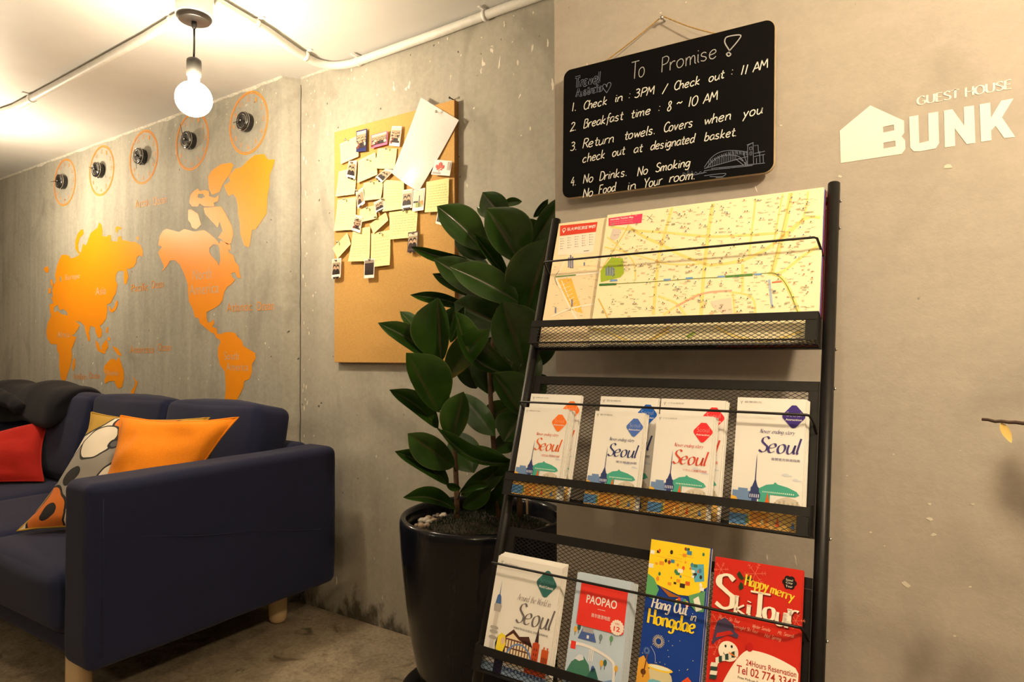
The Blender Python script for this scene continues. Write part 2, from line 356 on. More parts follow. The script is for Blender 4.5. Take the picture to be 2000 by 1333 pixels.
M_edge = mat('pale_wood_edge', (.55, .42, .25), .6)
M_chalk = mat('white_marker', (.80, .80, .77), .7)
M_chalk2 = mat('grey_marker', (.42, .43, .45), .8)
M_bluechalk = mat('blue_grey_print', (.20, .24, .34), .8)
M_rope = mat('jute_twine', (.45, .29, .10), .9, 0, .25, 400, .6)
M_stencil = mat('cream_stencil_paint', (.90, .87, .80), .55, 0, .03, 12)
_flat = {}
def ink(c, rough=.5):
    k = tuple(round(x, 3) for x in c)
    if k not in _flat: _flat[k] = mat('print_ink', k, rough, 0, .03, 20, spec=.22)
    return _flat[k]
def srgb(r, g, b):
    f = lambda x: (x/255/12.92) if x/255 < .04045 else ((x/255+.055)/1.055)**2.4
    return (f(r), f(g), f(b))
def pat_mat():
    k = NT('patterned_cotton'); u = k.n('UVMap').outputs[0]
    wv = k.mix(.045, u, k.n('TexNoise', Scale=5.0, Detail=1.0).outputs['Color'], 'LINEAR_LIGHT')
    Wh, Gy, Ru, Mu, Bk, Dg = (.72, .64, .52), (.26, .235, .205), (.66, .17, .02), (.43, .25, .02), (.012, .011, .012), (.10, .10, .105)
    c = k.mix(0.0, Wh, Wh)
    for cx, cy, r, col, ol in ((.36, .52, .30, Gy, 1), (.55, .05, .24, Ru, 1), (-.16, .30, .21, Dg, 1), (.0, -.03, .27, Mu, 1), (.30, .30, .16, Wh, 1), (.93, .42, .26, Ru, 1), (.78, .98, .30, Gy, 1), (.12, .93, .24, Ru, 1), (-.06, .76, .15, Mu, 1), (.98, -.02, .2, Mu, 1), (.62, .62, .13, Wh, 1),
                               (.24, .60, .085, Bk, 0), (.20, .885, .075, Bk, 0), (.72, .24, .07, Bk, 0), (.80, .80, .07, Bk, 0), (-.01, 1.01, .075, Wh, 1), (.47, .33, .035, Dg, 1)):
        d = k.n('VectorMath', operation='DISTANCE'); k.l(wv, d.inputs[0]); d.inputs[1].default_value = (cx, cy, 0.0)
        lt = k.n('Math', operation='LESS_THAN'); k.l(d.outputs['Value'], lt.inputs[0]); lt.inputs[1].default_value = r
        c = k.mix(lt.outputs[0], c, col)
        if ol:
            cm = k.n('Math', operation='COMPARE'); k.l(d.outputs['Value'], cm.inputs[0]); cm.inputs[1].default_value = r; cm.inputs[2].default_value = .009
            c = k.mix(cm.outputs[0], c, Bk)
    k.l(c, k.b.inputs['Base Color']); k.b.inputs['Roughness'].default_value = .85; k.b.inputs['Sheen Weight'].default_value = .05
    k.bump(k.noise(k.coords(world=False), 600, 2), .2, .001); return k.m
M_pat = pat_mat()
# ------------------------------------------------------------------ the room
ZC, YA, YB, YC, XE, XS = 2.221, 1.757, 1.813, 1.265, -0.705, -2.251
def slab(name, x0, x1, y0, y1, z0, z1, m, nx=1, nz=1):
    b = MB(); b.box(x0, x1, y0, y1, z0, z1, m); return struct(b.build(name))
slab('floor', -7.2, 3.2, -3.2, 2.0, -.1, 0, M_floor)
slab('ceiling', -7.2, 3.2, -3.2, 2.0, ZC, ZC+.1, M_ceil)
def rough_wall():
    # the streaked wall: face at YA, free end at x = -2.292 with a chipped arris and a sloping return
    b = MB(); rn = random.Random(3)
    N = 60; xs = [-7.2, -5.0]+[-4.9+2.608*i/20 for i in range(21)]
    b.box(-7.2, -2.3, YA, 2.0, 0, ZC, M_wallA)
    zz = [ZC*i/N for i in range(N+1)]
    fr = [(-2.300, YA, z) for z in zz]; ar = [(-2.293+rn.uniform(-.002, .0015), YA+.001+rn.uniform(0, .002), z) for z in zz]; bk = [(XS+.0, YB+.012, z) for z in zz]
    vv = fr+ar+bk; n = N+1
    b.add(vv, [(i, n+i, n+i+1, i+1) for i in range(N)]+[(n+i, 2*n+i, 2*n+i+1, n+i+1) for i in range(N)], M_wallA)
    return struct(b.build('wall_left'))
rough_wall()
slab('wall_back', XS+.003, XE+.02, YB, 2.0, 0, ZC, M_wallB)
slab('wall_right', XE, 3.2, YC, 2.0, 0, ZC, M_wallC)
slab('wall_front', -7.2, 3.2, -3.3, -3.2, 0, ZC, M_wallB)
slab('wall_far_left', -7.3, -7.2, -3.2, 2.0, 0, ZC, M_wallB)
slab('wall_far_right', 3.2, 3.3, -3.2, 2.0, 0, ZC, M_wallC)
# plaster crumbs along the ceiling joint (trim strips with a ragged lower edge)
def ragged(name, x0, x1, y, m, seed, h0=.004, h1=.014):
    rn = random.Random(seed); b = MB(); n = int((x1-x0)/.012); v = []
    for i in range(n+1):
        x = x0+(x1-x0)*i/n; h = h0+(h1-h0)*max(0, noise.noise(V(x*9+seed, 0, 0))+.35)+rn.uniform(0, .003); d = .004+rn.uniform(0, .004)
        v += [(x, y-d, ZC), (x, y-d*.8, ZC-h*.6), (x, y, ZC-h)]
    f = [(3*i+k, 3*i+3+k, 3*i+4+k, 3*i+1+k) for i in range(n) for k in (0, 1)]
    b.add(v, f, m, True); return struct(b.build(name))
M_plaster = mat('crumbly_plaster', (.62, .58, .50), .9, 0, .25, 90, .8)
ragged('trim_1', -7.0, -2.292, YA, M_plaster, 4)
ragged('trim_2', XS+.01, -.71, YB, M_plaster, 9, .003, .010)
def crack():
    b = MB(); rn = random.Random(8); m = mat('crack_black', (.02, .016, .012), .95)
    P = [(XS+.006+.0035*noise.noise(V(0, i*.35, 3)), YB-.0006, ZC-.03-(ZC-.05)*i/90) for i in range(91)]
    b.tube(P, [.0014+.0012*abs(noise.noise(V(i*.3, 1, 1))) for i in range(91)], m, 6); return struct(b.build('trim_3'))
crack()
def flakes():
    # chips of old paint beside the joint and over the board
    b = MB(); rn = random.Random(21); m = mat('paint_flake_cream', (.70, .66, .55), .85, 0, .1)
    for k in range(105):
        t = rn.random()
        if t < .45: x = XS+.02+abs(rn.gauss(0, .035)); z = rn.uniform(.55, ZC-.02)
        elif t < .75: x = rn.uniform(XS+.02, -.9); z = ZC-abs(rn.gauss(.06, .09))-.02
        else: x = rn.uniform(XS+.02, -.75); z = rn.uniform(.15, 2.0)
        if z > ZC-.02: continue
        s = rn.uniform(.002, .006); h = s*rn.uniform(.8, 3); n = 6
        ps = [(x+s*math.cos(6.283*i/n)*rn.uniform(.4, 1), YB-.0008, z+h*math.sin(6.283*i/n)*rn.uniform(.4, 1)) for i in range(n)]
        b.add(ps, [tuple(range(n))], m)
    for k in range(60):
        x = rn.uniform(-2.9, -2.3) if rn.random() < .4 else rn.uniform(-4.6, -2.3); z = rn.uniform(.9, 1.3) if rn.random() < .4 else ZC-abs(rn.gauss(.03, .05))-.02
        if z > ZC-.02: continue
        s = rn.uniform(.0015, .004); h = s*rn.uniform(.8, 3); n = 6
        b.add([(x+s*math.cos(6.283*i/n), YA-.0008, z+h*math.sin(6.283*i/n)*rn.uniform(.4, 1)) for i in range(n)], [tuple(range(n))], m)
    for (u, v, s) in ((1900, 985, .004), (1815, 985, .004), (1815, 1015, .006), (1823, 1045, .006), (1700, 1040, .003), (1770, 1143, .009), (1895, 1147, .004), (1655, 930, .003), (1853, 325, .008), (1450, 90, .003), (1640, 345, .005), (1340, 5, .003), (1865, 1243, .003), (1728, 1067, .002), (1745, 888, .002), (1875, 880, .002), (1290, 25, .004), (1525, 245, .004)):
        p = atY(u, v, YC-.0008); n = 7
        b.add([(p.x+s*math.cos(6.283*i/n)*rn.uniform(.3, 1), p.y, p.z+.7*s*math.sin(6.283*i/n)*rn.uniform(.3, 1)) for i in range(n)], [tuple(range(n))], m)
    o = b.build('wall_paint_flakes'); o['kind'] = 'structure'
flakes()
# ------------------------------------------------------------------ pendant lamps, conduits
LAMP_L = ['bare globe bulb on a short black cord, hanging above the wall clocks', 'bare globe bulb beyond the left end of the sofa', 'bare globe bulb over the branch in front of the guest house sign',
          'bare globe bulb behind the photographer, in line with the brochure rack', 'bare globe bulb behind the photographer, in front of the sofa']
for i, (bx, by, st, bc) in enumerate(BULBS):
    t = thing('pendant_lamp', LAMP_L[i], 'lamp', T(bx, by, 0), 'bare bulb pendants on the ceiling')
    b = MB(); b.lathe([(0, ZC), (.055, ZC), (.056, ZC-.006), (.056, 2.146), (.053, 2.142), (.0, 2.142)], (0, 0, 0), M_whitep); b.build('ceiling_box', t)
    b = MB(); b.lathe([(0, 2.142), (.052, 2.142), (.053, 2.137), (.049, 2.135), (.048, 2.130), (.044, 2.128), (.0, 2.126)], (0, 0, 0), mat('dark_brown_rosette', (.022, .017, .014), .35)); b.build('rosette', t)
    b = MB(); b.lathe([(0, 2.127), (.008, 2.127), (.009, 2.115), (.006, 2.105), (0, 2.103)], (0, 0, 0), M_greyp, 20)
    b.tube([(0, 0, 2.11), (.001, 0, 2.06), (.0005, 0, 2.035), (-.001, 0, 2.005)], .0032, M_blackp, 8); b.build('cord', t)
    b = MB(); b.lathe([(0, 2.006), (.015, 2.006), (.0215, 2.001), (.0225, 1.994), (.0225, 1.950), (.0, 1.950)], (0, 0, 0), M_greyp, 32); b.build('socket', t)
    R0 = .0555; zc = 1.874
    b = MB(); b.lathe([(.017, 1.951), (.0175, 1.936)]+[(R0*math.sin(a), zc+R0*math.cos(a)) for a in [.30+(3.14159-.30)*k/22 for k in range(23)]], (0, 0, 0), emit('bulb_glow', bc, st), 40); b.build('bulb', t)
def conduit(name, label, path, ribs, clips):
    t = thing(name, label, 'conduit', T(*path[0]))
    o = Vector(path[0]); P = [Vector(p)-o for p in path]
    Q = []
    for a, b_ in zip(P, P[1:]):
        n = max(1, int((b_-a).length/(.0035 if ribs else .05)))
        Q += [a+(b_-a)*k/n for k in range(n)]
    Q.append(P[-1])
    b = MB(); b.tube(Q, .0155, M_conduit, 14, True, .055 if ribs else None); b.build('tube', t)
    for c, d in clips:
        c = Vector(c)-o; d = Vector(d).normalized(); b = MB(); s = d.cross(V(0, 0, 1))
        b.tube([c-d*.006, c+d*.006], .0185, M_whitep, 16); b.obox(c+s*.026+V(0, 0, .0145), d*.005, s*.012, V(0, 0, .0015), M_whitep); b.build('clip', t)
zt = ZC-.018
crv = lambda a, b_, c, n=10: [tuple(Vector(a)*(1-k/n)**2+Vector(b_)*2*(1-k/n)*(k/n)+Vector(c)*(k/n)**2 for k in range(n+1)) for k in [0]][0] if False else [tuple(Vector(a)*(1-k/n)**2+Vector(b_)*2*(1-k/n)*(k/n)+Vector(c)*(k/n)**2) for k in range(n+1)]
yb = YB-.019
conduit('electrical_conduit', 'ribbed ivory conduit bending along the wall above the cork board', [(-1.957, 1.242, zt), (-1.985, 1.45, zt), (-2.03, 1.62, zt)]+crv((-2.04, 1.70, zt), (-2.045, yb, zt), (-1.90, yb, zt-.008))+[(-1.5, yb, zt-.006), (-1.2, yb, zt), (-.72, yb, zt)], True,
        [((-2.03, 1.66, zt), (0, 1, 0)), ((-1.88, yb, zt-.008), (1, 0, 0)), ((-1.27, yb, zt-.002), (1, 0, 0)), ((-1.975, 1.40, zt), (-.2, 1, 0))])
conduit('electrical_conduit', 'smooth ivory conduit running left from the bulb box across the ceiling', [(-2.054, 1.222, zt), (-2.4, 1.240, zt), (-3.0, 1.252, zt), (-3.6, 1.262, zt), (-3.878, 1.235, zt)], False,
        [((-2.20, 1.230, zt), (1, 0, 0)), ((-3.40, 1.259, zt), (1, 0, 0))])
# ------------------------------------------------------------------ world map, clocks, sign on the walls
def onwall(u, v, Y, o): p = atY(u, v, Y); return (p.x-o[0], p.z-o[2])
OA = (-3.4, YA-.0012, 1.35)
mapt = thing('world_map_decal', 'large orange world map stuck on the streaked wall behind the sofa', 'wall decal', wallframe(OA))
def zw(pts, ox=0, oy=400, s=3.3333): return [onwall(ox+x/s, oy+y/s, YA-.001, OA) for x, y in pts]
def P(s): return [tuple(float(q) for q in p.split(',')) for p in s.split()]
LAND = [('continent', 'Europe, Asia and Africa', 0, "415,325 445,330 462,350 480,345 505,335 522,320 530,300 540,255 560,265 570,240 590,185 615,165 635,150 645,115 660,130 668,170 665,205 700,208 705,195 722,200 724,238 765,240 768,210 790,205 792,230 830,235 860,245 880,240 915,265 930,300 928,340 905,330 890,345 888,375 870,405 840,420 825,412 835,470 822,520 808,515 805,470 808,435 790,430 765,435 755,460 752,490 765,520 755,575 735,610 722,640 695,650 700,680 692,740 670,775 650,790 665,820 660,860 640,870 622,830 620,800 590,790 580,830 588,885 575,890 560,840 550,790 525,765 490,757 520,785 512,800 485,845 460,850 498,862 480,910 465,945 470,985 460,1050 440,1100 430,1140 408,1152 395,1130 385,1050 385,980 370,940 372,910 330,908 305,865 302,820 310,770 335,720 325,700 322,650 348,642 333,605 345,600 340,560 345,530 365,500 358,460 370,400 385,360 400,330", ["352,668 375,652 388,688 415,680 438,702 438,722 400,713 375,690 360,700 352,700", "388,470 396,462 400,490 396,505 390,500"]),
 ('continent', 'North and South America', 0, "1040,205 1060,170 1085,157 1165,178 1200,158 1265,175 1330,165 1360,185 1405,225 1430,255 1435,235 1465,245 1500,260 1505,300 1490,290 1488,310 1520,330 1530,370 1555,400 1560,450 1570,480 1545,475 1530,440 1505,447 1512,470 1530,490 1505,520 1480,535 1460,570 1450,620 1430,650 1405,670 1375,685 1345,700 1345,735 1355,770 1375,765 1390,745 1395,775 1380,795 1410,805 1415,840 1430,845 1470,830 1500,830 1530,835 1545,860 1575,885 1585,920 1625,945 1660,965 1665,1000 1640,1040 1640,1090 1625,1135 1590,1150 1585,1190 1560,1240 1530,1290 1510,1333 1500,1390 1520,1450 1490,1455 1462,1400 1458,1340 1470,1200 1465,1090 1430,1040 1418,980 1420,930 1435,900 1432,880 1410,870 1395,840 1370,830 1335,800 1300,770 1295,740 1270,735 1255,680 1230,630 1225,580 1222,520 1210,480 1195,440 1170,390 1140,362 1105,365 1095,390 1070,420 1050,440 1065,415 1068,400 1045,350 1030,310 1055,275 1030,262", ["1365,280 1390,258 1420,262 1430,285 1435,360 1424,400 1416,375 1375,330 1362,305"]),
 ('continent', 'Australia', 0, "680,1050 710,1015 740,1000 755,1020 765,1000 775,990 785,1020 805,1080 808,1130 795,1185 775,1200 755,1180 745,1150 710,1150 685,1168 678,1140 690,1120 675,1080", []),
 ('island', 0, 0, "540,160 545,190 520,215 508,260 512,300 525,318 510,320 490,285 490,240 505,190 525,165", []), ('island', 0, 0, "285,420 296,404 312,403 318,420 315,440 300,445", []),
 ('island', 0, 0, "328,490 338,485 346,515 350,532 335,530 330,510", []), ('island', 0, 0, "315,545 330,542 332,575 316,580", []),
 ('island', 0, 0, "765,620 768,650 750,690 725,705 712,690 708,660 716,665 725,685 745,665 755,630", []), ('island', 0, 0, "622,880 640,900 655,940 690,960 680,972 640,955 625,920", []),
 ('island', 0, 0, "660,920 690,880 700,890 705,925 690,955 665,945", []), ('island', 0, 0, "695,795 705,800 702,840 690,830", []), ('island', 0, 0, "703,860 720,870 712,888 700,878", []),
 ('island', 0, 0, "730,920 765,935 795,985 770,980 745,950", []), ('island', 0, 0, "868,1115 885,1145 898,1155 885,1195 862,1250 848,1245 855,1210 870,1190 882,1160 870,1130", []),
 ('island', 0, 0, "478,1005 490,998 490,1050 478,1085 470,1070 472,1030", []), ('island', 0, 0, "750,150 765,140 795,150 785,162 770,162 765,185 755,180", []), ('island', 0, 0, "888,212 902,205 905,225 892,232", []),
 ('island', 0, 0, "1225,35 1245,30 1290,60 1300,95 1310,130 1280,160 1250,150 1240,120 1225,100", []), ('island', 0, 0, "1325,20 1440,12 1470,60 1510,140 1520,190 1505,250 1480,260 1440,225 1420,215 1450,170 1430,110 1418,150 1380,110 1335,60", []),
 ('island', 0, 1, "1505,1060 1520,1075 1500,1130 1470,1170 1450,1200 1430,1250 1380,1270 1360,1230 1355,1150 1380,1110 1440,1070", []),
 ('island', 0, 1, "1232,1320 1240,1270 1265,1242 1290,1228 1300,1245 1330,1238 1360,1245 1362,1278 1400,1290 1425,1270 1420,1310 1390,1322 1400,1345 1330,1345 1300,1325 1290,1345 1250,1345", ["1290,1265 1320,1262 1335,1280 1310,1295 1288,1285"]),
 ('island', 'Greenland', 1, "1530,1100 1570,1090 1620,1040 1660,1010 1720,1003 1745,1040 1790,1038 1780,1080 1755,1140 1755,1200 1740,1290 1740,1333 1735,1393 1700,1443 1665,1493 1640,1498 1630,1573 1620,1613 1590,1598 1565,1523 1560,1443 1550,1393 1548,1340 1538,1290 1515,1262 1490,1278 1470,1240 1460,1210 1500,1180 1490,1150", [])]
for nm, lb, up, pts, holes in LAND:
    b = MB(); oy = 0 if up else 400
    b.poly(zw(P(pts), 0, oy), M_orange, 0.0, [zw(P(h), 0, oy) for h in holes]); o = b.build(nm, mapt)
    if lb: o['label'] = 'orange outline of '+lb
def mtext(s, x0, y0, x1, y1, hpx, m, z, bold=0.0):
    a = Vector(onwall(x0, y0, YA-.001, OA)); c = Vector(onwall(x1, y1, YA-.001, OA)); e = onwall(x0, y0-hpx, YA-.001, OA)
    ws = s.split(); tot = len(s); x = 0
    for q in ws:
        f0 = x/tot; f1 = (x+len(q))/tot; x += len(q)+1; p = a.lerp(c, f0)
        b = MB(); put_text(b, q, m, p.x, p.y, (c-a).length*(f1-f0)*.96, e[1]-a.y, z, bold, 0); b.build('lettering', mapt)
for a in (("Pacific Ocean", 257, 571, 321, 560, 15), ("Antarctica Ocean", 254, 690, 335, 684, 14), ("Indian Ocean", 145, 741, 196, 739, 12), ("Atlantic Ocean", 443, 610, 536, 606, 17), ("Arctic Ocean", 264, 408, 326, 398, 16)):
    mtext(*a, M_orange, .0003, -.012)
for a in (("North", 377, 548, 415, 546, 20), ("America", 370, 577, 430, 574, 20), ("South", 438, 703, 468, 701, 15), ("America", 442, 724, 487, 720, 15), ("Europe", 128, 551, 157, 547, 14), ("Asia", 187, 577, 208, 574, 15), ("Africa", 112, 660, 137, 659, 11), ("Oceania", 205, 733, 232, 732, 10)):
    mtext(*a, M_gap, .0005, -.01)
# clocks
def hand(b, p, ang, ln, back, w, z): # a slim tapering hand
    d = V(math.cos(ang), math.sin(ang), 0); n = V(-d.y, d.x, 0)
    b.add([d*-back+n*w*.8+V(0, 0, z), d*-back-n*w*.8+V(0, 0, z), d*ln-n*w*.25+V(0, 0, z), d*ln+n*w*.25+V(0, 0, z), d*-back+n*w*.8+V(0, 0, z+.0012), d*-back-n*w*.8+V(0, 0, z+.0012), d*ln-n*w*.25+V(0, 0, z+.0012), d*ln+n*w*.25+V(0, 0, z+.0012)],
          [(0, 3, 2, 1), (4, 5, 6, 7), (0, 1, 5, 4), (1, 2, 6, 5), (2, 3, 7, 6), (3, 0, 4, 7)], M_blackp)
CL = [(-2.527, 2.067, (-42, .075), (-178, .05), 'orange-ringed wall clock with black hub nearest the corner, above Greenland'),
      (-2.965, 2.065, (-45, .085), (112, .085), 'orange-ringed wall clock right below the bare globe bulb'),
      (-3.404, 2.062, (-38, .105), (-80, .072), 'middle orange-ringed wall clock of the row of five'),
      (-3.843, 2.060, (-52, .072), (160, .060), 'orange-ringed wall clock above northern Asia, second from the far end'),
      (-4.283, 2.060, (-62, .060), (176, .088), 'orange-ringed wall clock farthest from the bulb, at the left end of the row')]
for x, z, hA, hB, lb in CL:
    t = thing('wall_clock', lb, 'clock', wallframe((x, YA, z)), 'wall clocks in a row above the map')
    b = MB(); b.ring(0, 0, .1345, .1395, M_orange, .0012, 72); b.ring(0, 0, .1275, .1305, M_orange, .0012, 72)
    for k in range(60): a = 6.2832*k/60; b.ribbon([(.129*math.cos(a), .129*math.sin(a)), (.135*math.cos(a), .135*math.sin(a))], .0022, M_orange, .0012)
    for k in range(1, 13):
        a = math.pi/2-k*math.pi/6; r = .106; w_ = .009 if k == 1 else .0135 if k < 10 else .020
        put_text(b, str(k), M_orange, r*math.cos(a), r*math.sin(a)-.011, w_, .022, .0012, -.012, centre=True)
    b.build('dial_print', t)['label'] = 'orange double ring with numerals'
    b = MB(); R = .041
    b.lathe([(R*.96, 0), (R, .004), (R, .030), (R*.97, .034), (R*.80, .036), (R*.74, .0345), (0, .0345)], (0, 0, 0), M_blackp, 40)
    for k in range(4): a = math.pi/2*k; b.obox((R*1.03*math.cos(a), R*1.03*math.sin(a), .018), (.003, 0, 0), (0, .003, 0), (0, 0, .0012), M_blackp)
    b.build('hub', t)
    b = MB(); b.lathe([(R+.0004, .024), (R+.001, .0255), (R+.0004, .027)], (0, 0, 0), M_chrome, 40); b.lathe([(R*.74, .0346), (R*.72, .0356), (R*.70, .0346)], (0, 0, 0), M_chrome, 40)
    b.lathe([(R*.975, .034), (R*.965, .0352), (R*.95, .0345)], (0, 0, 0), M_chrome, 40); b.build('chrome_rim', t)
    for nm, (a, ln), zz in (('minute_hand', hA, .0385), ('hour_hand', hB, .041)):
        b = MB(); hand(b, None, math.radians(a), ln, .018, .0035, zz); b.build(nm, t)
    b = MB(); b.lathe([(0, .0345), (.004, .0345), (.004, .043), (.0, .0435)], (0, 0, 0), M_chrome, 16); b.build('spindle', t)
# guest house sign painted on the near wall
OC = (-.02, YC, 1.40)
sg = thing('painted_wall_sign', 'cream painted sign reading GUEST HOUSE BUNK with a house shape on the wall', 'sign', wallframe(OC))
def zc(s, ox=1600, oy=100, k=4.4425): return [onwall(ox+x/k, oy+y/k, YC, OC) for x, y in P(s)]
b = MB(); b.poly(zc("187,973 178,692 443,472 735,605 738,710 715,740 745,775 748,850 715,893"), M_stencil, .0008, [zc("553,658 648,638 652,688 556,708"), zc("557,796 660,778 664,828 558,846")]); b.build('house_emblem', sg)
for s in ("780,570 860,557 868,800 950,780 945,540 1032,527 1040,800 1010,845 880,870 820,870 790,840", "1082,517 1155,505 1258,648 1255,485 1342,473 1355,798 1280,808 1175,670 1180,823 1090,837", "1390,463 1483,448 1490,580 1580,430 1685,412 1585,575 1700,745 1605,755 1530,650 1490,690 1495,775 1405,788"):
    b = MB(); b.poly(zc(s), M_stencil, .0008); b.build('bold_letter', sg)
a = Vector(onwall(1790.5, 206, YC, OC)); c = Vector(onwall(1977, 173, YC, OC)); e = onwall(1790.5, 190.5, YC, OC)
b = MB(); pen_text(b, 'GUEST HOUSE', M_stencil, a.x, a.y, (c-a).length*1.0, (e[1]-a.y)*.58, .0032, .0008, 0, 0, (math.radians(8), .34), serif=.9); b.build('small_lettering', sg)
# ------------------------------------------------------------------ chalkboard with house rules
BW, BH = .434, .279
th = math.radians(-1.0)
OB = (-.670, YC-.022, 1.381)
bb = thing('chalkboard_sign', 'black chalkboard with handwritten house rules hanging on twine above the map rack', 'sign', wallframe(OB) @ Matrix.Rotation(th, 4, 'Z'))
def rrect(w, h, r, n=8):
    pts = []
    for cx, cy, a0 in ((w-r, h-r, 0), (r, h-r, 90), (r, r, 180), (w-r, r, 270)):
        pts += [(cx+r*math.cos(math.radians(a0+90*k/n)), cy+r*math.sin(math.radians(a0+90*k/n))) for k in range(n+1)]
    return pts
def plate(b, pts, z0, z1, mf, ms):
    n = len(pts); b.add([(x, y, z1) for x, y in pts], [tuple(range(n))], mf); b.add([(x, y, z0) for x, y in pts], [tuple(range(n))[::-1]], ms)
    b.add([(x, y, z) for z in (z0, z1) for x, y in pts], [(k, (k+1) % n, n+(k+1) % n, n+k) for k in range(n)], ms)
b = MB(); plate(b, rrect(BW, BH, .018), 0, .0085, M_edge, M_edge); b.build('backing_board', bb)['label'] = 'pale wooden backing board'
q = [(x+.0012, y+.0012) for x, y in rrect(BW-.0024, BH-.0024, .017)]
b = MB(); plate(b, q, .0085, .0105, M_board, M_board); b.build('writing_surface', bb)
MI = bb.matrix_world.inverted()
def onb(u, v):
    d = ray(u, v); o = MI @ EYE; d2 = MI.to_3x3() @ d; t = (.0107-o.z)/d2.z; p = o+d2*t; return (p.x, p.y)
rn = random.Random(5)
def bl(x, y): return onb(1080+x/3.3333, y/3.3333)
LINES = [("To", 505, 520, 600, 497, 78, 1), ("Promise", 700, 475, 1075, 372, 68, 1),
 ("1.", 120, 728, 152, 718, 40, 0), ("Check", 195, 716, 352, 680, 40, 0), ("in", 400, 668, 455, 655, 40, 0), (":", 490, 648, 502, 645, 40, 0), ("3PM", 525, 640, 660, 612, 40, 0), ("/", 712, 606, 745, 598, 40, 0), ("Check", 785, 590, 958, 548, 42, 0), ("out", 1010, 535, 1112, 508, 42, 0), (":", 1158, 494, 1172, 490, 42, 0), ("11", 1215, 490, 1270, 478, 44, 0), ("AM", 1300, 472, 1402, 440, 44, 0),
 ("2.", 108, 858, 152, 848, 40, 0), ("Breakfast", 195, 838, 455, 778, 42, 0), ("time", 505, 772, 635, 742, 42, 0), (":", 682, 730, 696, 727, 42, 0), ("8", 738, 728, 772, 720, 46, 0), ("~", 800, 704, 838, 696, 42, 0), ("10", 878, 698, 945, 682, 46, 0), ("AM", 975, 676, 1072, 650, 44, 0),
 ("3.", 108, 985, 155, 975, 40, 0), ("Return", 190, 968, 398, 925, 44, 0), ("towels.", 462, 912, 665, 872, 44, 0), ("Covers", 716, 864, 912, 826, 46, 0), ("when", 980, 815, 1160, 778, 46, 0), ("you", 1232, 770, 1365, 738, 48, 0),
 ("check", 190, 1062, 340, 1030, 42, 0), ("out", 382, 1022, 466, 1004, 42, 0), ("at", 522, 998, 580, 988, 42, 0), ("designated", 632, 980, 922, 926, 42, 0), ("basket.", 982, 920, 1195, 884, 42, 0),
 ("4.", 112, 1215, 150, 1205, 42, 0), ("No", 192, 1198, 262, 1183, 42, 0), ("Drinks.", 298, 1178, 482, 1144, 42, 0), ("No", 545, 1148, 618, 1132, 42, 0), ("Smoking", 664, 1122, 893, 1082, 42, 0),
 ("No", 190, 1290, 262, 1275, 42, 0), ("Food", 295, 1266, 408, 1243, 42, 0), ("in", 482, 1240, 542, 1228, 42, 0), ("Your", 588, 1226, 710, 1200, 46, 0), ("room.", 752, 1188, 925, 1166, 46, 0)]
bA = MB(); bB = bA
for s, x0, y0, x1, y1, xh, grey in LINES:
    a = Vector(bl(x0, y0)); c = Vector(bl(x1, y1)); e = Vector(bl(x0, y0-xh)); cc = c-a
    pen_text(bB if grey else bA, s, M_chalk2 if grey else M_chalk, a.x, a.y, cc.length, (e.y-a.y)*(.78 if grey else .74), .0016 if grey else .00185, .0108, math.atan2(cc.y, cc.x), (.06 if grey else .22), None, .18, 0, rn)
def bstroke(b, s, m, w, sm=True, z=.0108):
    q = [bl(*p) for p in P(s)]; b.ribbon(smooth(q) if sm else q, w, m, z)
bstroke(bB, "1150,330 1122,285 1120,258 1140,238 1218,228 1210,258 1150,330", M_chalk2, .0022); bstroke(bB, "1145,340 1130,352 1142,366 1158,355 1145,340", M_chalk2, .0022)
bA.build('handwriting', bb)['label'] = 'white handwritten rules under a grey title'
b = MB()
a = Vector(bl(140, 575)); c = Vector(bl(305, 535)); rot = math.atan2((c-a).y, (c-a).x)
pen_text(b, "Travel", M_bluechalk, a.x, a.y, (c-a).length, .0125, .0046, .0108, rot, .06); pen_text(b, "Travel", M_board, a.x, a.y, (c-a).length, .0125, .0026, .0110, rot, .06)
a = Vector(bl(150, 632)); c = Vector(bl(322, 592))
pen_text(b, "Australia", M_bluechalk, a.x, a.y, (c-a).length, .0095, .0036, .0108, rot, .06); pen_text(b, "Australia", M_board, a.x, a.y, (c-a).length, .0095, .0016, .0110, rot, .06)
bstroke(b, "350,605 325,570 330,550 345,552 350,568 355,545 372,538 377,556 350,605", M_bluechalk, .0011)
b.build('travel_lettering', bb)
b = MB()  # bridge drawing
for s, k in (("985,1090 1020,1040 1060,1005 1110,985 1170,980 1230,985 1270,995", 1), ("995,1098 1040,1050 1090,1020 1150,1010 1210,1020 1240,1050 1258,1080", 1), ("985,1098 1270,1018", 0), ("1030,1098 1380,1062", 0), ("985,1112 1300,1078", 0), ("1380,985 1310,1000", 0), ("1380,1005 1310,1020", 0),
             ("1268,948 1303,932 1306,1072 1266,1080 1268,948", 0), ("1262,945 1306,928", 0), ("1280,960 1295,956 1296,975 1281,978 1280,960", 0), ("1282,990 1294,987 1294,1010 1283,1012 1282,990", 0), ("1310,950 1335,945 1338,1000", 0), ("1345,985 1348,1060", 0), ("1325,1030 1325,1065", 0), ("1368,1010 1370,1058", 0),
             ("845,1150 848,1125 860,1128 862,1145 872,1140 880,1105 890,1140 905,1115 915,1138 930,1120 945,1135 960,1118 975,1130 990,1110", 0), ("860,1152 1000,1122", 0), ("985,1145 1060,1135 1125,1130 1100,1150 1020,1150", 1), ("1060,1158 1110,1155", 0), ("1195,1040 1240,1075", 0), ("1210,1030 1262,1068", 0), ("1240,1000 1262,1062", 0)):
    bstroke(b, s, M_bluechalk, .0009, bool(k))
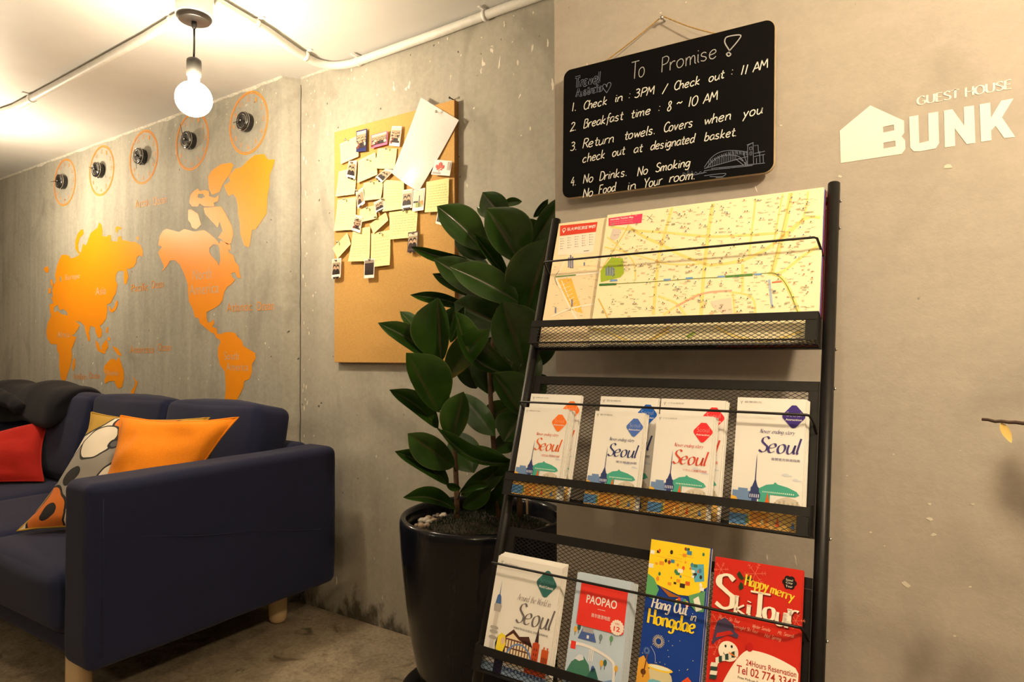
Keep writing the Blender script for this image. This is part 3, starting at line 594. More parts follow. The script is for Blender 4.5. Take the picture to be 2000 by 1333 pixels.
for k in range(22):
    t = k/21; x = 1015+t*245; yt = 1045-65*math.sin(min(1, t*1.25)*1.571)+12*max(0, t-.7); yb_ = 1092-t*68
    bstroke(b, "%f,%f %f,%f" % (x, yt, x, max(yb_, yt+12) if t < .72 else yt+28), M_bluechalk, .0007, False)
    if k % 2: bstroke(b, "%f,%f %f,%f" % (x, yt, x+12, yt+25), M_bluechalk, .0006, False)
for k in range(6): bstroke(b, "%f,%f %f,%f" % (1085+k*12, 1100+0*k, 1090+k*12, 1092), M_bluechalk, .0006, False)
b.build('bridge_drawing', bb)
nail_w = V(-.4485, YC-.014, 1.7205); nl = MI @ nail_w
b = MB(); e1 = V(.086, BH-.004, .004); e2 = V(.336, BH-.004, .004)
def sag(a, c, d): return [Vector(a).lerp(Vector(c), k/24)+V(0, -d*math.sin(3.1416*k/24), 0) for k in range(25)]
b.tube([V(e1.x+.006, BH-.02, -.001)]+sag(e1, nl+V(-.002, .004, 0), .002)+sag(nl+V(.002, .004, 0), e2, .004)+[V(e2.x-.006, BH-.02, -.001)], .0013, M_rope, 8, True, .12); b.build('hanging_twine', bb)
b = MB(); b.tube([(0, .013, 0), (0, -.004, 0)], .0018, M_pin, 10); b.lathe([(0, .0075), (.0030, .007), (.0042, .0055), (.0042, .004), (0, .004)], (0, 0, 0), M_pin, 16, 'y'); o = b.build('nail', None, T(*nail_w)); tag(o, 'steel nail carrying the twine of the chalkboard', 'nail')
# ------------------------------------------------------------------ cork board with notes and photographs
OP = (-2.012, YB-.002, 1.012); PW_, PH_ = .610, .926
cb = thing('notice_board', 'tall tan cork board hanging on the worn concrete wall behind the rubber plant', 'notice board', wallframe(OP))
b = MB(); b.box(0, PW_, 0, PH_, .0, .021, M_gold); b.build('cork_panel', cb)
b = MB(); b.box(PW_+.0002, PW_+.002, 0, PH_, 0, .0215, M_goldside); b.box(0, PW_, -.0018, -.0002, 0, .0215, M_goldside); b.build('board_edge', cb)
YF = YB-.002-.0225          # face of the board
def zp(x, y): p = atY(560+x/3.332, 160+y/3.332, YF); return V(p.x, 0, p.z)
SEQ = [0]
def sheet(name, label, cat, corners, m, curl=.006, group=None, lines=0, bend=0.0, n=8):
    """corners TL, TR, BR, BL in picture order; lies on the board, lower edge lifting a little"""
    SEQ[0] += 1
    off = .0012+.00045*SEQ[0]
    c = [zp(*q) for q in corners]; o = (c[0]+c[1]+c[2]+c[3])/4
    t = thing(name, label, cat, wallframe((o.x, YF-off, o.z)), group)
    L = [(q.x-o.x, q.z-o.z) for q in c]
    def at(u, v):
        a = [L[0][k]*(1-u)+L[1][k]*u for k in (0, 1)]; d = [L[3][k]*(1-u)+L[2][k]*u for k in (0, 1)]
        return (a[0]*(1-v)+d[0]*v, a[1]*(1-v)+d[1]*v)
    def zz(u, v): return curl*v*v+bend*math.sin(u*3.1416)*v
    b = MB(); vv = []
    for dz in (0, -.00025):
        for j in range(n+1):
            for i in range(n+1): x, y = at(i/n, j/n); vv.append((x, y, zz(i/n, j/n)+dz))
    k = n+1
    fs = [(j*k+i, (j+1)*k+i, (j+1)*k+i+1, j*k+i+1) for j in range(n) for i in range(n)]
    fs += [tuple(q+k*k for q in f[::-1]) for f in fs]
    b.add(vv, fs, m, True); b.build('paper' if name != 'snapshot' else 'print_border', t)
    t['_z'] = 0
    if lines:
        rn = random.Random(SEQ[0]); b = MB()
        for r in range(lines):
            v = .17+.74*r/lines; u = .1; ue = .9 if r < lines-1 else .55
            while u < ue:
                du = rn.uniform(.05, .13)
                p = [at(u+du*q/4, v+rn.uniform(-.008, .008)) for q in range(5)]; zl = zz(u, v)+.0005
                b.ribbon(p, .0011, M_ink, zl); u += du+.025
        b.build('handwriting', t)
    return t, at, zz
NOTES = [  # corners in the crop, lines, label
 ([(347, 405), (462, 352), (478, 490), (362, 540)], 6, 'yellow note tucked beside the blue-bordered snapshot at the top of the cork board'),
 ([(342, 585), (460, 555), (452, 735), (328, 750)], 8, 'yellow note at the left edge below the topmost left note'),
 ([(335, 770), (455, 750), (455, 965), (318, 973)], 9, 'tall yellow note at the left edge, third from the top'),
 ([(470, 512), (580, 460), (602, 608), (470, 663)], 7, 'tilted yellow note below the blue and pink snapshots'),
 ([(598, 435), (722, 435), (712, 572), (583, 568)], 6, 'yellow note under the pink-bordered snapshot, left of the big white sheet'),
 ([(636, 640), (670, 622), (772, 668), (772, 832)], 0, ''),
 ([(508, 660), (634, 640), (625, 765), (478, 782)], 6, 'wide yellow note in the middle of the cluster above the two-face snapshot'),
 ([(482, 830), (580, 805), (602, 893), (482, 920)], 5, 'small yellow note right of the tall note at the left edge'),
 ([(545, 930), (650, 850), (675, 905), (580, 992)], 4, 'small slanted yellow note below the two-face snapshot'),
 ([(305, 1085), (400, 985), (432, 1060), (345, 1155)], 5, 'diamond-tilted yellow note at the lower left of the board'),
 ([(440, 962), (550, 945), (553, 1170), (415, 1172)], 10, 'lower yellow note right of the diamond-tilted note'),
 ([(675, 850), (860, 830), (855, 1015), (685, 1030)], 8, 'widest yellow note, just left of the rubber plant leaves'),
 ([(558, 990), (682, 965), (687, 1195), (560, 1210)], 8, 'lowest yellow note, hanging above bare cork'),
 ([(640, 640), (772, 650), (772, 832), (640, 850)], 8, 'large yellow note overlapping the foot of the big white sheet'),
 ([(918, 655), (1065, 628), (1065, 845), (915, 855)], 9, 'right-hand yellow note under the maple leaf card')]
big, bat, bz = sheet('letter_sheet', 'long tilted white sheet in a glossy sleeve reaching over the top of the cork board', 'paper', [(875, 103), (1122, 250), (872, 722), (700, 600)], M_sleeve, .012, None, 0, .008, 14)
b = MB(); rn = random.Random(4)
for r in range(22):
    v = .06+.9*r/22; u = .08
    while u < .9:
        du = rn.uniform(.03, .1); b.ribbon([bat(u+du*q/3, v+rn.uniform(-.003, .003)) for q in range(4)], .0009, ink((.62, .60, .58)), bz(u, v)+.0008); u += du+.03
b.build('handwriting', big)
for c, ln, lb in NOTES:
    if not ln: continue
    sheet('yellow_note', lb, 'note', c, M_yellow, .007, 'yellow notes on the cork board', ln)
SK, HA, DK, PALE, BG = srgb(205, 160, 130), srgb(38, 28, 26), srgb(55, 42, 42), srgb(215, 200, 178), srgb(160, 140, 112)
SNAP = [  # corners, border, picture style, label, people
 ([(463, 325), (533, 308), (530, 455), (465, 462)], srgb(38, 42, 100), 'crowd', 'blue-bordered instant snapshot of a group at the top left of the board'),
 ([(560, 352), (668, 322), (668, 412), (560, 440)], srgb(235, 110, 150), 'crowd', 'pink-bordered instant snapshot of a group at the top of the board'),
 ([(697, 292), (760, 294), (748, 427), (680, 420)], srgb(240, 232, 222), 'crowd', 'white-bordered snapshot of a crowd beside the big white sheet'),
 ([(415, 520), (468, 516), (460, 640), (402, 625)], srgb(240, 232, 222), 'pair', 'snapshot of a pair overlapping the note at the upper left edge'),
 ([(655, 570), (712, 580), (632, 665), (593, 625)], srgb(240, 232, 222), 'pair', 'diagonally tilted snapshot of a pair in the middle of the board'),
 ([(462, 722), (508, 690), (525, 795), (478, 832)], srgb(240, 232, 222), 'single', 'tilted snapshot of one person half under the wide yellow note'),
 ([(580, 790), (640, 758), (655, 830), (598, 858)], srgb(240, 232, 222), 'pair', 'two-face snapshot left of the large yellow note'),
 ([(462, 868), (508, 882), (495, 988), (438, 968)], srgb(240, 232, 222), 'crowd', 'small snapshot of a huddled group below the small yellow note'),
 ([(768, 710), (833, 700), (833, 825), (765, 835)], srgb(240, 232, 222), 'pair', 'snapshot of two dark-haired people under the foot of the white sheet'),
 ([(838, 710), (915, 695), (908, 840), (835, 850)], srgb(240, 236, 230), 'room', 'bright snapshot of a room beside the right-hand yellow note'),
 ([(805, 985), (873, 975), (872, 1105), (803, 1115)], srgb(70, 50, 52), 'pair', 'dark snapshot behind the tip of a rubber plant leaf'),
 ([(312, 1158), (372, 1150), (370, 1275), (312, 1282)], srgb(240, 232, 222), 'pair', 'lowest left snapshot, hanging below the diamond-tilted note'),
 ([(522, 1160), (590, 1152), (588, 1278), (524, 1282)], srgb(240, 232, 222), 'dark', 'dim snapshot of a hazy scene at the bottom of the cluster'),
 ([(1000, 840), (1085, 858), (1064, 948), (988, 927)], srgb(240, 232, 222), 'dark', 'snapshot mostly hidden behind the upper left rubber plant leaf')]
for k, (c, bc, st, lb) in enumerate(SNAP):
    t, at, zz = sheet('snapshot', lb, 'photo', c, ink(bc), .003, 'snapshots on the cork board', 0, 0, 4)
    rn = random.Random(40+k); b = MB(); z0 = .0009
    def quad(u0, v0, u1, v1, m, z): b.add([(*at(u0, v1), zz(u0, v1)+z), (*at(u1, v1), zz(u1, v1)+z), (*at(u1, v0), zz(u1, v0)+z), (*at(u0, v0), zz(u0, v0)+z)], [(0, 1, 2, 3)], m)
    def blob(u, v, ru, rv, m, z): b.add([(*at(u+ru*math.cos(.5236*i), v-rv*math.sin(.5236*i)), zz(u, v)+z) for i in range(12)], [tuple(range(12))], m)
    quad(.07, .06, .93, .83, ink(DK if st == 'dark' else BG if st != 'room' else PALE), z0)
    quad(.07, .06, .93, .40 if st != 'room' else .25, ink(PALE if st != 'dark' else srgb(150, 135, 120)), z0+.0002)
    if st == 'crowd':
        quad(.07, .5, .93, .83, ink(DK), z0+.0003)
        for j in range(11):
            u = .15+.7*(j % 5)/4+rn.uniform(-.05, .05); v = .42+.13*(j//5)+rn.uniform(-.03, .03)
            blob(u, v-.02, .075, .06, ink(HA), z0+.0004+.00003*j); blob(u, v, .055, .048, ink(SK), z0+.0005+.00003*j); blob(u, v+.13, .085, .09, ink([DK, PALE, srgb(120, 60, 50), HA][j % 4]), z0+.00045+.00003*j)
    elif st in ('pair', 'single'):
        for u in ((.32, .66) if st == 'pair' else (.4,)):
            dv = rn.uniform(-.04, .04); blob(u, .80+dv*.2, .24, .27, ink(DK if u < .5 else HA), z0+.0004)
            blob(u, .46+dv, .155, .15, ink(HA), z0+.0005); blob(u+.01, .52+dv, .115, .125, ink(SK), z0+.0006); blob(u, .42+dv, .13, .06, ink(HA), z0+.0007)
        quad(.07, .83, .93, .95, ink(bc), z0+.0008)
    elif st == 'room':
        quad(.07, .45, .5, .62, ink(DK), z0+.0004); quad(.3, .62, .8, .83, ink(srgb(150, 160, 90)), z0+.0004); quad(.55, .3, .62, .83, ink(DK), z0+.0005); quad(.65, .55, .93, .75, ink(srgb(225, 140, 70)), z0+.0004)
    else:
        for j in range(6): blob(.2+.12*j, .55+rn.uniform(-.1, .1), .05, .1, ink(HA), z0+.0004)
        quad(.07, .62, .93, .83, ink(HA), z0+.0005)
    b.build('picture', t)
t, at, zz = sheet('souvenir_card', 'white card with a red maple leaf at the right edge of the cork board', 'card', [(985, 513), (1092, 522), (1080, 620), (958, 610)], M_white, .002, None, 0, 0, 4)
b = MB(); lf = P("0,-.9 .06,-.35 .55,-.45 .48,-.2 .95,.12 .8,.2 .9,.55 .6,.48 .52,.62 .25,.3 .38,.95 .18,.82 0,1.2 -.18,.82 -.38,.95 -.25,.3 -.52,.62 -.6,.48 -.9,.55 -.8,.2 -.95,.12 -.48,-.2 -.55,-.45 -.06,-.35")
b.poly([(lambda q: (q[0], q[1]))(at(.38+.27*x, .52-.36*y)) for x, y in lf], ink(srgb(222, 70, 50)), .0022); b.build('maple_leaf', t)
b = MB(); b.poly([at(.8, .08), at(.95, .08), at(.95, .62), at(.8, .62)][::-1], ink(srgb(175, 165, 150)), .0022); b.poly([at(.05, .8), at(.5, .82), at(.5, .95), at(.05, .93)][::-1], ink(srgb(165, 160, 160)), .0022)
b.ribbon([at(.3, .72), at(.5, .52)], .0025, ink(srgb(240, 220, 200)), .0026); b.build('printed_marks', t)
PINS = [(403, 383, 'the note beside the blue-bordered snapshot'), (668, 443, 'the note under the pink-bordered snapshot'), (440, 531, 'the pair snapshot at the upper left edge'), (392, 768, 'the tall yellow note at the left edge'), (568, 655, 'the wide yellow note in the middle'), (473, 712, 'the tilted one-person snapshot'), (543, 826, 'the small yellow note right of the tall one'), (595, 885, 'the small slanted yellow note'),
        (780, 843, 'the widest yellow note'), (627, 988, 'the lowest yellow note'), (350, 1045, 'the diamond-tilted note'), (340, 1162, 'the lowest left snapshot'), (557, 1158, 'the dim snapshot at the bottom of the cluster'), (838, 986, 'the dark snapshot near the leaf tip'), (993, 203, 'the upper end of the long white sheet'), (795, 638, 'the lower end of the long white sheet'), (545, 514, 'the tilted yellow note below the blue and pink snapshots'), (642, 768, 'the two-face snapshot'), (477, 897, 'the small huddled-group snapshot')]
pin0 = None
for x, y, w_ in PINS:
    p = zp(x, y)
    if pin0 is None:
        b = MB(); b.lathe([(0, .0), (.0011, .0), (.0011, .012), (.0042, .0122), (.0050, .0135), (.0046, .0152), (0, .0162)], (0, 0, 0), M_pin, 18); o = pin0 = b.build('thumb_tack')
    else: o = pin0.copy(); COL.objects.link(o)
    o.matrix_world = wallframe((p.x, YF-.004, p.z)); tag(o, 'steel thumb tack in '+w_, 'pin', 'thumb tacks on the cork board')
for u, v, lb in ((882, 194, 'small dark nail at the top right corner of the cork board'),):
    p = atY(u, v-1, YB-.012); b = MB(); b.tube([(p.x, YB+.004, p.z), (p.x, YB-.022, p.z)], .0022, M_blackp, 10); b.lathe([(0, .0), (.004, 0), (.004, .002), (0, .0025)], (p.x, YB-.0225, p.z), M_blackp, 14, 'y'); tag(b.build('nail'), lb, 'nail')
# ------------------------------------------------------------------ leaning brochure rack
RX, RYt, RZt, RK = -.4175, 1.25, 1.341, .34
_h = math.hypot(RK, 1); RS = RZt/(1/_h)         # slope length from the floor to the top of the rails
RM = frame((RX, RYt-RK*RZt, 0), (1, 0, 0), (0, RK/_h, 1/_h), (0, -1/_h, RK/_h))    # local x right, y up the slope, z out of the rack
RMI = RM.inverted()
def onr(u, v, n):      # picture direction -> rack plane at height n
    o = RMI @ EYE; d = RMI.to_3x3() @ ray(u, v); t = (n-o.z)/d.z; p = o+d*t; return (p.x, p.y)
rk = thing('brochure_rack', 'black metal brochure rack with mesh trays leaning on the pinkish wall', 'rack', RM)
HX = .2765
for sx in (-1, 1):
    b = MB(); b.tube([(sx*HX, .012, 0), (sx*HX, RS, 0)], .0098, M_black, 20); b.lathe([(0, .0), (.0095, .0), (.0102, .002), (.0102, .004), (.0095, .006)], (sx*HX, 0, 0), M_black, 20) if False else None
    b.build('side_tube', rk)
    b = MB(); b.tube([(sx*HX, .0145, 0), (sx*HX, .05, 0)], .0112, M_blackp, 20); b.build('foot_cap', rk)
b = MB(); b.tube([(-HX, RS-.031, -.004), (HX, RS-.031, -.004)], .0075, M_black, 14); b.build('top_crossbar', rk)
for s_ in (-.035, -.087, -.305, -.37, -.60, -.74, -.92, -1.05):      # screws on the outer side of the right tube
    b = MB(); c = V(HX+.0098, RS+s_, -.002); b.tube([c, c+V(.0035, 0, 0)], [.0028, .0018], M_chrome, 10); b.build('screw', rk)
def wire_mesh(b, x0, x1, y0, y1, z, dx=.0120, dy=.0068, w=.00075, t=.0004, fz=None):
    """expanded metal: two families of slanting strips clipped to a rectangle"""
    sl = dy/dx; H = y1-y0; W = x1-x0
    for sg in (1, -1):
        k = -int(H/dy)-1
        while k*dx < W+dx:
            xa = x0+k*dx; pts = []
            # strip from (xa,y0) rising with slope sg*sl ; clip
            if sg > 0: a, c = (xa, y0), (xa+H/sl, y1)
            else: a, c = (xa, y1), (xa+H/sl, y0)
            ta = max(0.0, (x0-a[0])/(c[0]-a[0])); tc = min(1.0, (x1-a[0])/(c[0]-a[0]))
            k += 1
            if tc-ta < 1e-4: continue
            p = V(a[0]+(c[0]-a[0])*ta, a[1]+(c[1]-a[1])*ta, 0); q = V(a[0]+(c[0]-a[0])*tc, a[1]+(c[1]-a[1])*tc, 0)
            d = (q-p).normalized(); n = V(-d.y, d.x, 0)*w/2; u = V(0, 0, t)
            vv = [p-n-u, p+n-u, p+n+u, p-n+u, q-n-u, q+n-u, q+n+u, q-n+u]
            if fz: vv = [fz(v_) for v_ in vv]
            else: vv = [v_+V(0, 0, z) for v_ in vv]
            b.add(vv, [(0, 4, 7, 3), (1, 2, 6, 5), (3, 7, 6, 2), (0, 1, 5, 4)], M_black)
TD = .043           # tray depth
TB = -.014          # back panel plane
for k, (st, sl_, sb) in enumerate(((-.048, -.256, -.303), (-.359, -.563, -.603), (-.659, -.866, -.906), (-.965, -1.17, -1.21))):
    yt, yl, ybt = RS+st, RS+sl_, RS+sb
    wv = .2655
    b = MB(); b.box(-wv, wv, yt-.016, yt, -.008, -.0015, M_black)
    tr = b.build('tray', rk); tr['label'] = ('topmost', 'second', 'third', 'lowest')[k]+' tray of the rack'
    b = MB(); b.box(-wv, -wv+.016, ybt, yt-.0162, -.008, -.0015, M_black); b.box(wv-.016, wv, ybt, yt-.0162, -.008, -.0015, M_black); b.box(-wv+.016, wv-.016, ybt, ybt+.010, -.008, -.0015, M_black); b.build('back_frame', tr)
    b = MB(); wire_mesh(b, -wv+.013, wv-.013, ybt+.006, yt-.012, -.006); b.build('back_mesh', tr)
    b = MB(); b.box(-wv+.001, wv-.001, yl-.0135, yl, TD-.0015, TD+.002, M_black); b.build('front_lip', tr)
    b = MB(); wire_mesh(b, -wv+.012, wv-.016, ybt+.002, yl-.012, TD); b.build('front_mesh', tr)
    for sx in (-1, 1):
        b = MB(); x0 = sx*wv-(.018 if sx > 0 else 0); b.box(x0, x0+.018, ybt, yl-.014, TD-.001, TD+.001, M_black); b.build('front_corner_plate', tr)
        b = MB(); x = sx*(wv-.0012); pr = [(ybt, -.006), (ybt, TD+.001), (yl, TD+.001), (yl+.004, TD-.008), (ybt+.05, -.006)]
        b.add([(x-.0009, y, z) for y, z in pr]+[(x+.0009, y, z) for y, z in pr], [(0, 1, 2, 3, 4), (9, 8, 7, 6, 5), (0, 5, 6, 1), (1, 6, 7, 2), (2, 7, 8, 3), (3, 8, 9, 4), (4, 9, 5, 0)], M_black); b.build('side_plate', tr)
    b = MB(); wire_mesh(b, -wv+.002, wv-.002, 0, TD+.004, 0, .0120, .0068, .00075, .0004, lambda p, y=ybt: V(p.x, y+p.z+.0006, p.y-.005)); b.box(-wv, wv, ybt-.001, ybt+.0016, TD-.001, TD+.0012, M_black); b.build('bottom_mesh', tr)
    ws = RS+(-.1265, -.4265, -.7272, -1.03)[k]; wx = .2595; zw_ = .0485
    b = MB(); b.tube([(-wx-.004, ws-.016, .001), (-wx-.003, ws-.008, .022), (-wx, ws, zw_-.004), (-wx+.004, ws, zw_), (wx-.004, ws, zw_), (wx, ws, zw_-.004), (wx+.003, ws-.008, .022), (wx+.004, ws-.016, .001)], .0021, M_black, 10); b.build('retaining_wire', tr)
# ------------------------------------------------------------------ printed matter
def bfr(x0, ybot, n): return RM @ T(x0, ybot, n)
def slabm(b, w_, h_, t_, m, me=None, curl=0.0):
    """paper block: front face at z=0, block behind it"""
    me = me or m; N = 8
    f = [(x, h_*j/N, curl*(j/N)**3) for j in range(N+1) for x in (0, w_)]
    b.add(f, [(2*j, 2*j+1, 2*j+3, 2*j+2) for j in range(N)], m, True)
    g = [(x, y, z-t_) for x, y, z in f]; b.add(g, [(2*j, 2*j+2, 2*j+3, 2*j+1) for j in range(N)], me)
    b.add(f+g, [q for j in range(N) for q in ((2*j, 2*j+2, 18+2*j+2, 18+2*j), (2*j+1, 18+2*j+1, 18+2*j+3, 2*j+3))]+[(0, 18, 19, 1), (16, 17, 35, 34)], me)
M_cover = mat('glossy_cover_paper', (.80, .785, .76), .28, 0, .015, 6)
M_page = mat('page_edge', (.72, .69, .64), .8, 0, .12, 300)
NAVY = srgb(52, 62, 112); STEEL = srgb(110, 140, 185); TEAL = srgb(72, 165, 145); BRICK = srgb(215, 95, 35); SAND = srgb(205, 195, 180); MUST = srgb(225, 175, 70)
def skyline(b, w_, z):
    """tower, green dome, brick spire, pale roofs, coloured strip at the foot ; unit: width"""
    R = lambda x0, y0, x1, y1, c, dz=0: b.rect(x0*w_, y0*w_, x1*w_, y1*w_, ink(c), z+dz)
    G = lambda s, c, dz=0: b.poly([(x*w_, y*w_) for x, y in P(s)], ink(c), z+dz)
    R(0, 0, 1, .30, srgb(225, 180, 100)); R(.0, .02, .25, .18, srgb(95, 150, 205), .00005); R(.3, .0, .55, .22, srgb(220, 150, 60), .00005); R(.62, .03, .98, .2, srgb(205, 170, 95), .00005)
    for k in range(0, 14, 3): G("%f,%f %f,%f %f,%f" % ((x := .02+.07*k), .05+.05*(k % 3), x+.06, .05+.05*(k % 3), x+.03, .16+.05*(k % 2)), [srgb(90, 130, 190), BRICK, srgb(240, 220, 150), srgb(120, 150, 90)][k % 4], .0001)
    G(".02,.30 .02,.52 .10,.52 .10,.56 .24,.56 .24,.52 .34,.54 .34,.30", STEEL, .0001); G(".0,.30 .0,.44 .08,.42 .12,.34 .2,.30", MUST, .00015)
    G(".38,.52 .40,.58 .50,.64 .60,.66 .62,.69 .66,.66 .80,.63 .92,.58 .96,.53 .90,.50 .44,.50", TEAL, .0001); G(".40,.30 .40,.50 .56,.50 .56,.30", TEAL, .00012)
    for k in range(16): b.ell((.46+.028*k)*w_, .535*w_, .008*w_, .012*w_, ink(srgb(215, 235, 220)), z+.00018, 8)
    G(".56,.30 .66,.44 .80,.50 .92,.46 1.0,.36 1.0,.28 .56,.28", SAND, .00015)
    for k in range(6): R(.62+.06*k, .31, .65+.06*k, .40+.02*(k % 3), srgb(180, 170, 150), .0002)
    G(".485,.30 .48,.36 .50,.40 .525,.53 .55,.40 .57,.36 .565,.30", BRICK, .0002)
    R(.30, .24, .38, .58, NAVY, .0002); G(".26,.42 .42,.42 .42,.50 .40,.52 .40,.58 .38,.60 .36,.66 .35,.70 .348,.98 .344,1.10 .338,.98 .334,.70 .32,.66 .30,.60 .28,.58 .28,.52 .26,.50", NAVY, .00025)
    for k in range(5): R(.27+.03*k, .435, .285+.03*k, .485, srgb(200, 205, 225), .0003)
    for cx, cy, s in ((.78, .80, 1), (.92, .74, .8)): b.ell(cx*w_, cy*w_, .08*s*w_, .014*s*w_, ink(srgb(205, 210, 220)), z, 14); b.ell((cx-.02)*w_, (cy+.015)*w_, .045*s*w_, .016*s*w_, ink(srgb(205, 210, 220)), z+.00003, 14)
def diamond(b, cx, cy, s, m, z):
    pts = []
    for a0 in (0, 90, 180, 270):
        c = (cx+.60*s*math.cos(math.radians(a0)), cy+.70*s*math.sin(math.radians(a0)))
        pts += [(c[0]+.30*s*math.cos(math.radians(a0-45+15*k)), c[1]+.30*s*math.sin(math.radians(a0-45+15*k))) for k in range(7)]
    b.add([(x, y, z) for x, y in pts], [tuple(range(len(pts)))], m)
def guide(col, tcol, w_, h_, t_, small, sub, word2='Attraction', line1='Never ending story', dy=0.0):
    """one booklet: page block, emblem, lettering, skyline"""
    def make(label, group, mw):
        b = MB(); slabm(b, w_, h_, t_, M_cover, M_page, .0022); o = b.build('guide_booklet', None, mw); tag(o, label, 'booklet', group)
        z = .0004; u = w_
        b = MB(); cx, cy = .835*u, h_-.27*u; zc_ = .0022*((cy/h_)**3)+.0005
        diamond(b, cx, cy, .180*u, ink(col), zc_); b.build('emblem', o)
        b = MB(); put_text(b, 'Seoul', ink((.75, .72, .70)), cx-.10*u, cy-.005*u, .2*u, .075*u, zc_+.0002, -.03); put_text(b, word2, ink((.8, .78, .76)), cx-.115*u, cy-.068*u, .23*u, .034*u, zc_+.0002, .01); b.build('emblem_lettering', o)
        b = MB(); ty = h_-.84*u+dy*u
        pen_text(b, 'Seoul', ink(tcol), .345*u, ty, .575*u, .132*u, .034*u, z+.0009, 0, .22, (math.radians(20), .2)); b.build('title_lettering', o)
        b = MB(); pen_text(b, line1, ink(tcol), .36*u, ty+.29*u, .50*u, .036*u, .0075*u, z+.001, 0, .25, (.5, .4)); put_text(b, sub, ink(tcol), .55*u, ty-.115*u, .40*u, .040*u, z+.0008)
        put_text(b, small, ink(srgb(150, 148, 148)), .11*u, h_-.085*u, .26*u, .030*u, .0026); b.ribbon([(.05*u, h_-.06*u), (.065*u, h_-.085*u), (.08*u, h_-.055*u)], .008*u, ink(srgb(120, 120, 120)), .0026); b.ribbon([(.065*u, h_-.085*u), (.065*u, h_-.105*u)], .008*u, ink(srgb(120, 120, 120)), .0026); b.build('small_print', o)
        return o
    return make
def pile(make, front_label, pile_phrase, n, mw, t_, dx, dn, rest='guide_booklet', cat='booklet', up=0.0):
    o = make(front_label, 'booklets of '+pile_phrase, mw)
    body = None
    for k in range(1, n):
        c = o.copy(); COL.objects.link(c); c.name = rest
        c.matrix_world = mw @ T(dx*k+random.uniform(-.0008, .0008), up*k+random.uniform(-.001, .001), -dn*k) @ Matrix.Rotation(random.uniform(-.004, .004), 4, 'Z')
        tag(c, 'booklet behind the front one in '+pile_phrase, cat, 'booklets behind the front of '+pile_phrase)
    return o
yb2 = RS-.6005
OR, BLU, REDC, PUR = srgb(238, 120, 45), srgb(28, 92, 185), srgb(228, 50, 55), srgb(62, 45, 128)
CEN = lambda x: x-RX
WOL, WR, HR, HF, WF = .1, .112, .2, .1655, .0955
SUB = {'o': ('OFFICIAL TOURIST MAP', 'official map'), 'b': ('官方旅游地图', '首尔观光'), 'r': ('ソウル公式観光地図', 'ソウル特別市'), 'p': ('首爾官方旅遊指南', '首爾觀光')}
def col_pile(x_front, x_rear, c, cf, tc, key, nf, nr, word, wf=WF):
    if x_rear is not None:
        pile(guide(c, tc, WR, HR, .0028, SUB[key][1], SUB[key][0]), 'white booklet with %s diamond standing tall in the back row of the middle tray' % word, 'the tall back pile with the %s diamond' % word, nr, bfr(CEN(x_rear), yb2, .0125), .0028, .0022, .0034)
    pile(guide(cf, tc, wf, HF, .0022, SUB[key][1], SUB[key][0]), 'white booklet with %s diamond at the front of the short pile in the middle tray' % word, 'the short front pile with the %s diamond' % word, nf, bfr(CEN(x_front), yb2, .0395), .0022, .0012, .0033)
col_pile(-.6655, -.6735, OR, OR, BRICK, 'o', 6, 2, 'orange')
col_pile(-.5150, -.5210, BLU, srgb(75, 110, 190), NAVY, 'b', 4, 2, 'blue', .094)
col_pile(-.3985, -.4040, REDC, REDC, srgb(205, 70, 50), 'r', 4, 3, 'red', .097)
pile(guide(PUR, srgb(66, 58, 120), .1035, .2035, .0028, SUB['p'][1], SUB['p'][0]), 'white booklet with purple diamond at the right end of the middle tray', 'the pile with the purple diamond', 4, bfr(CEN(-.2695), yb2, .026), .0028, .0015, .0040)
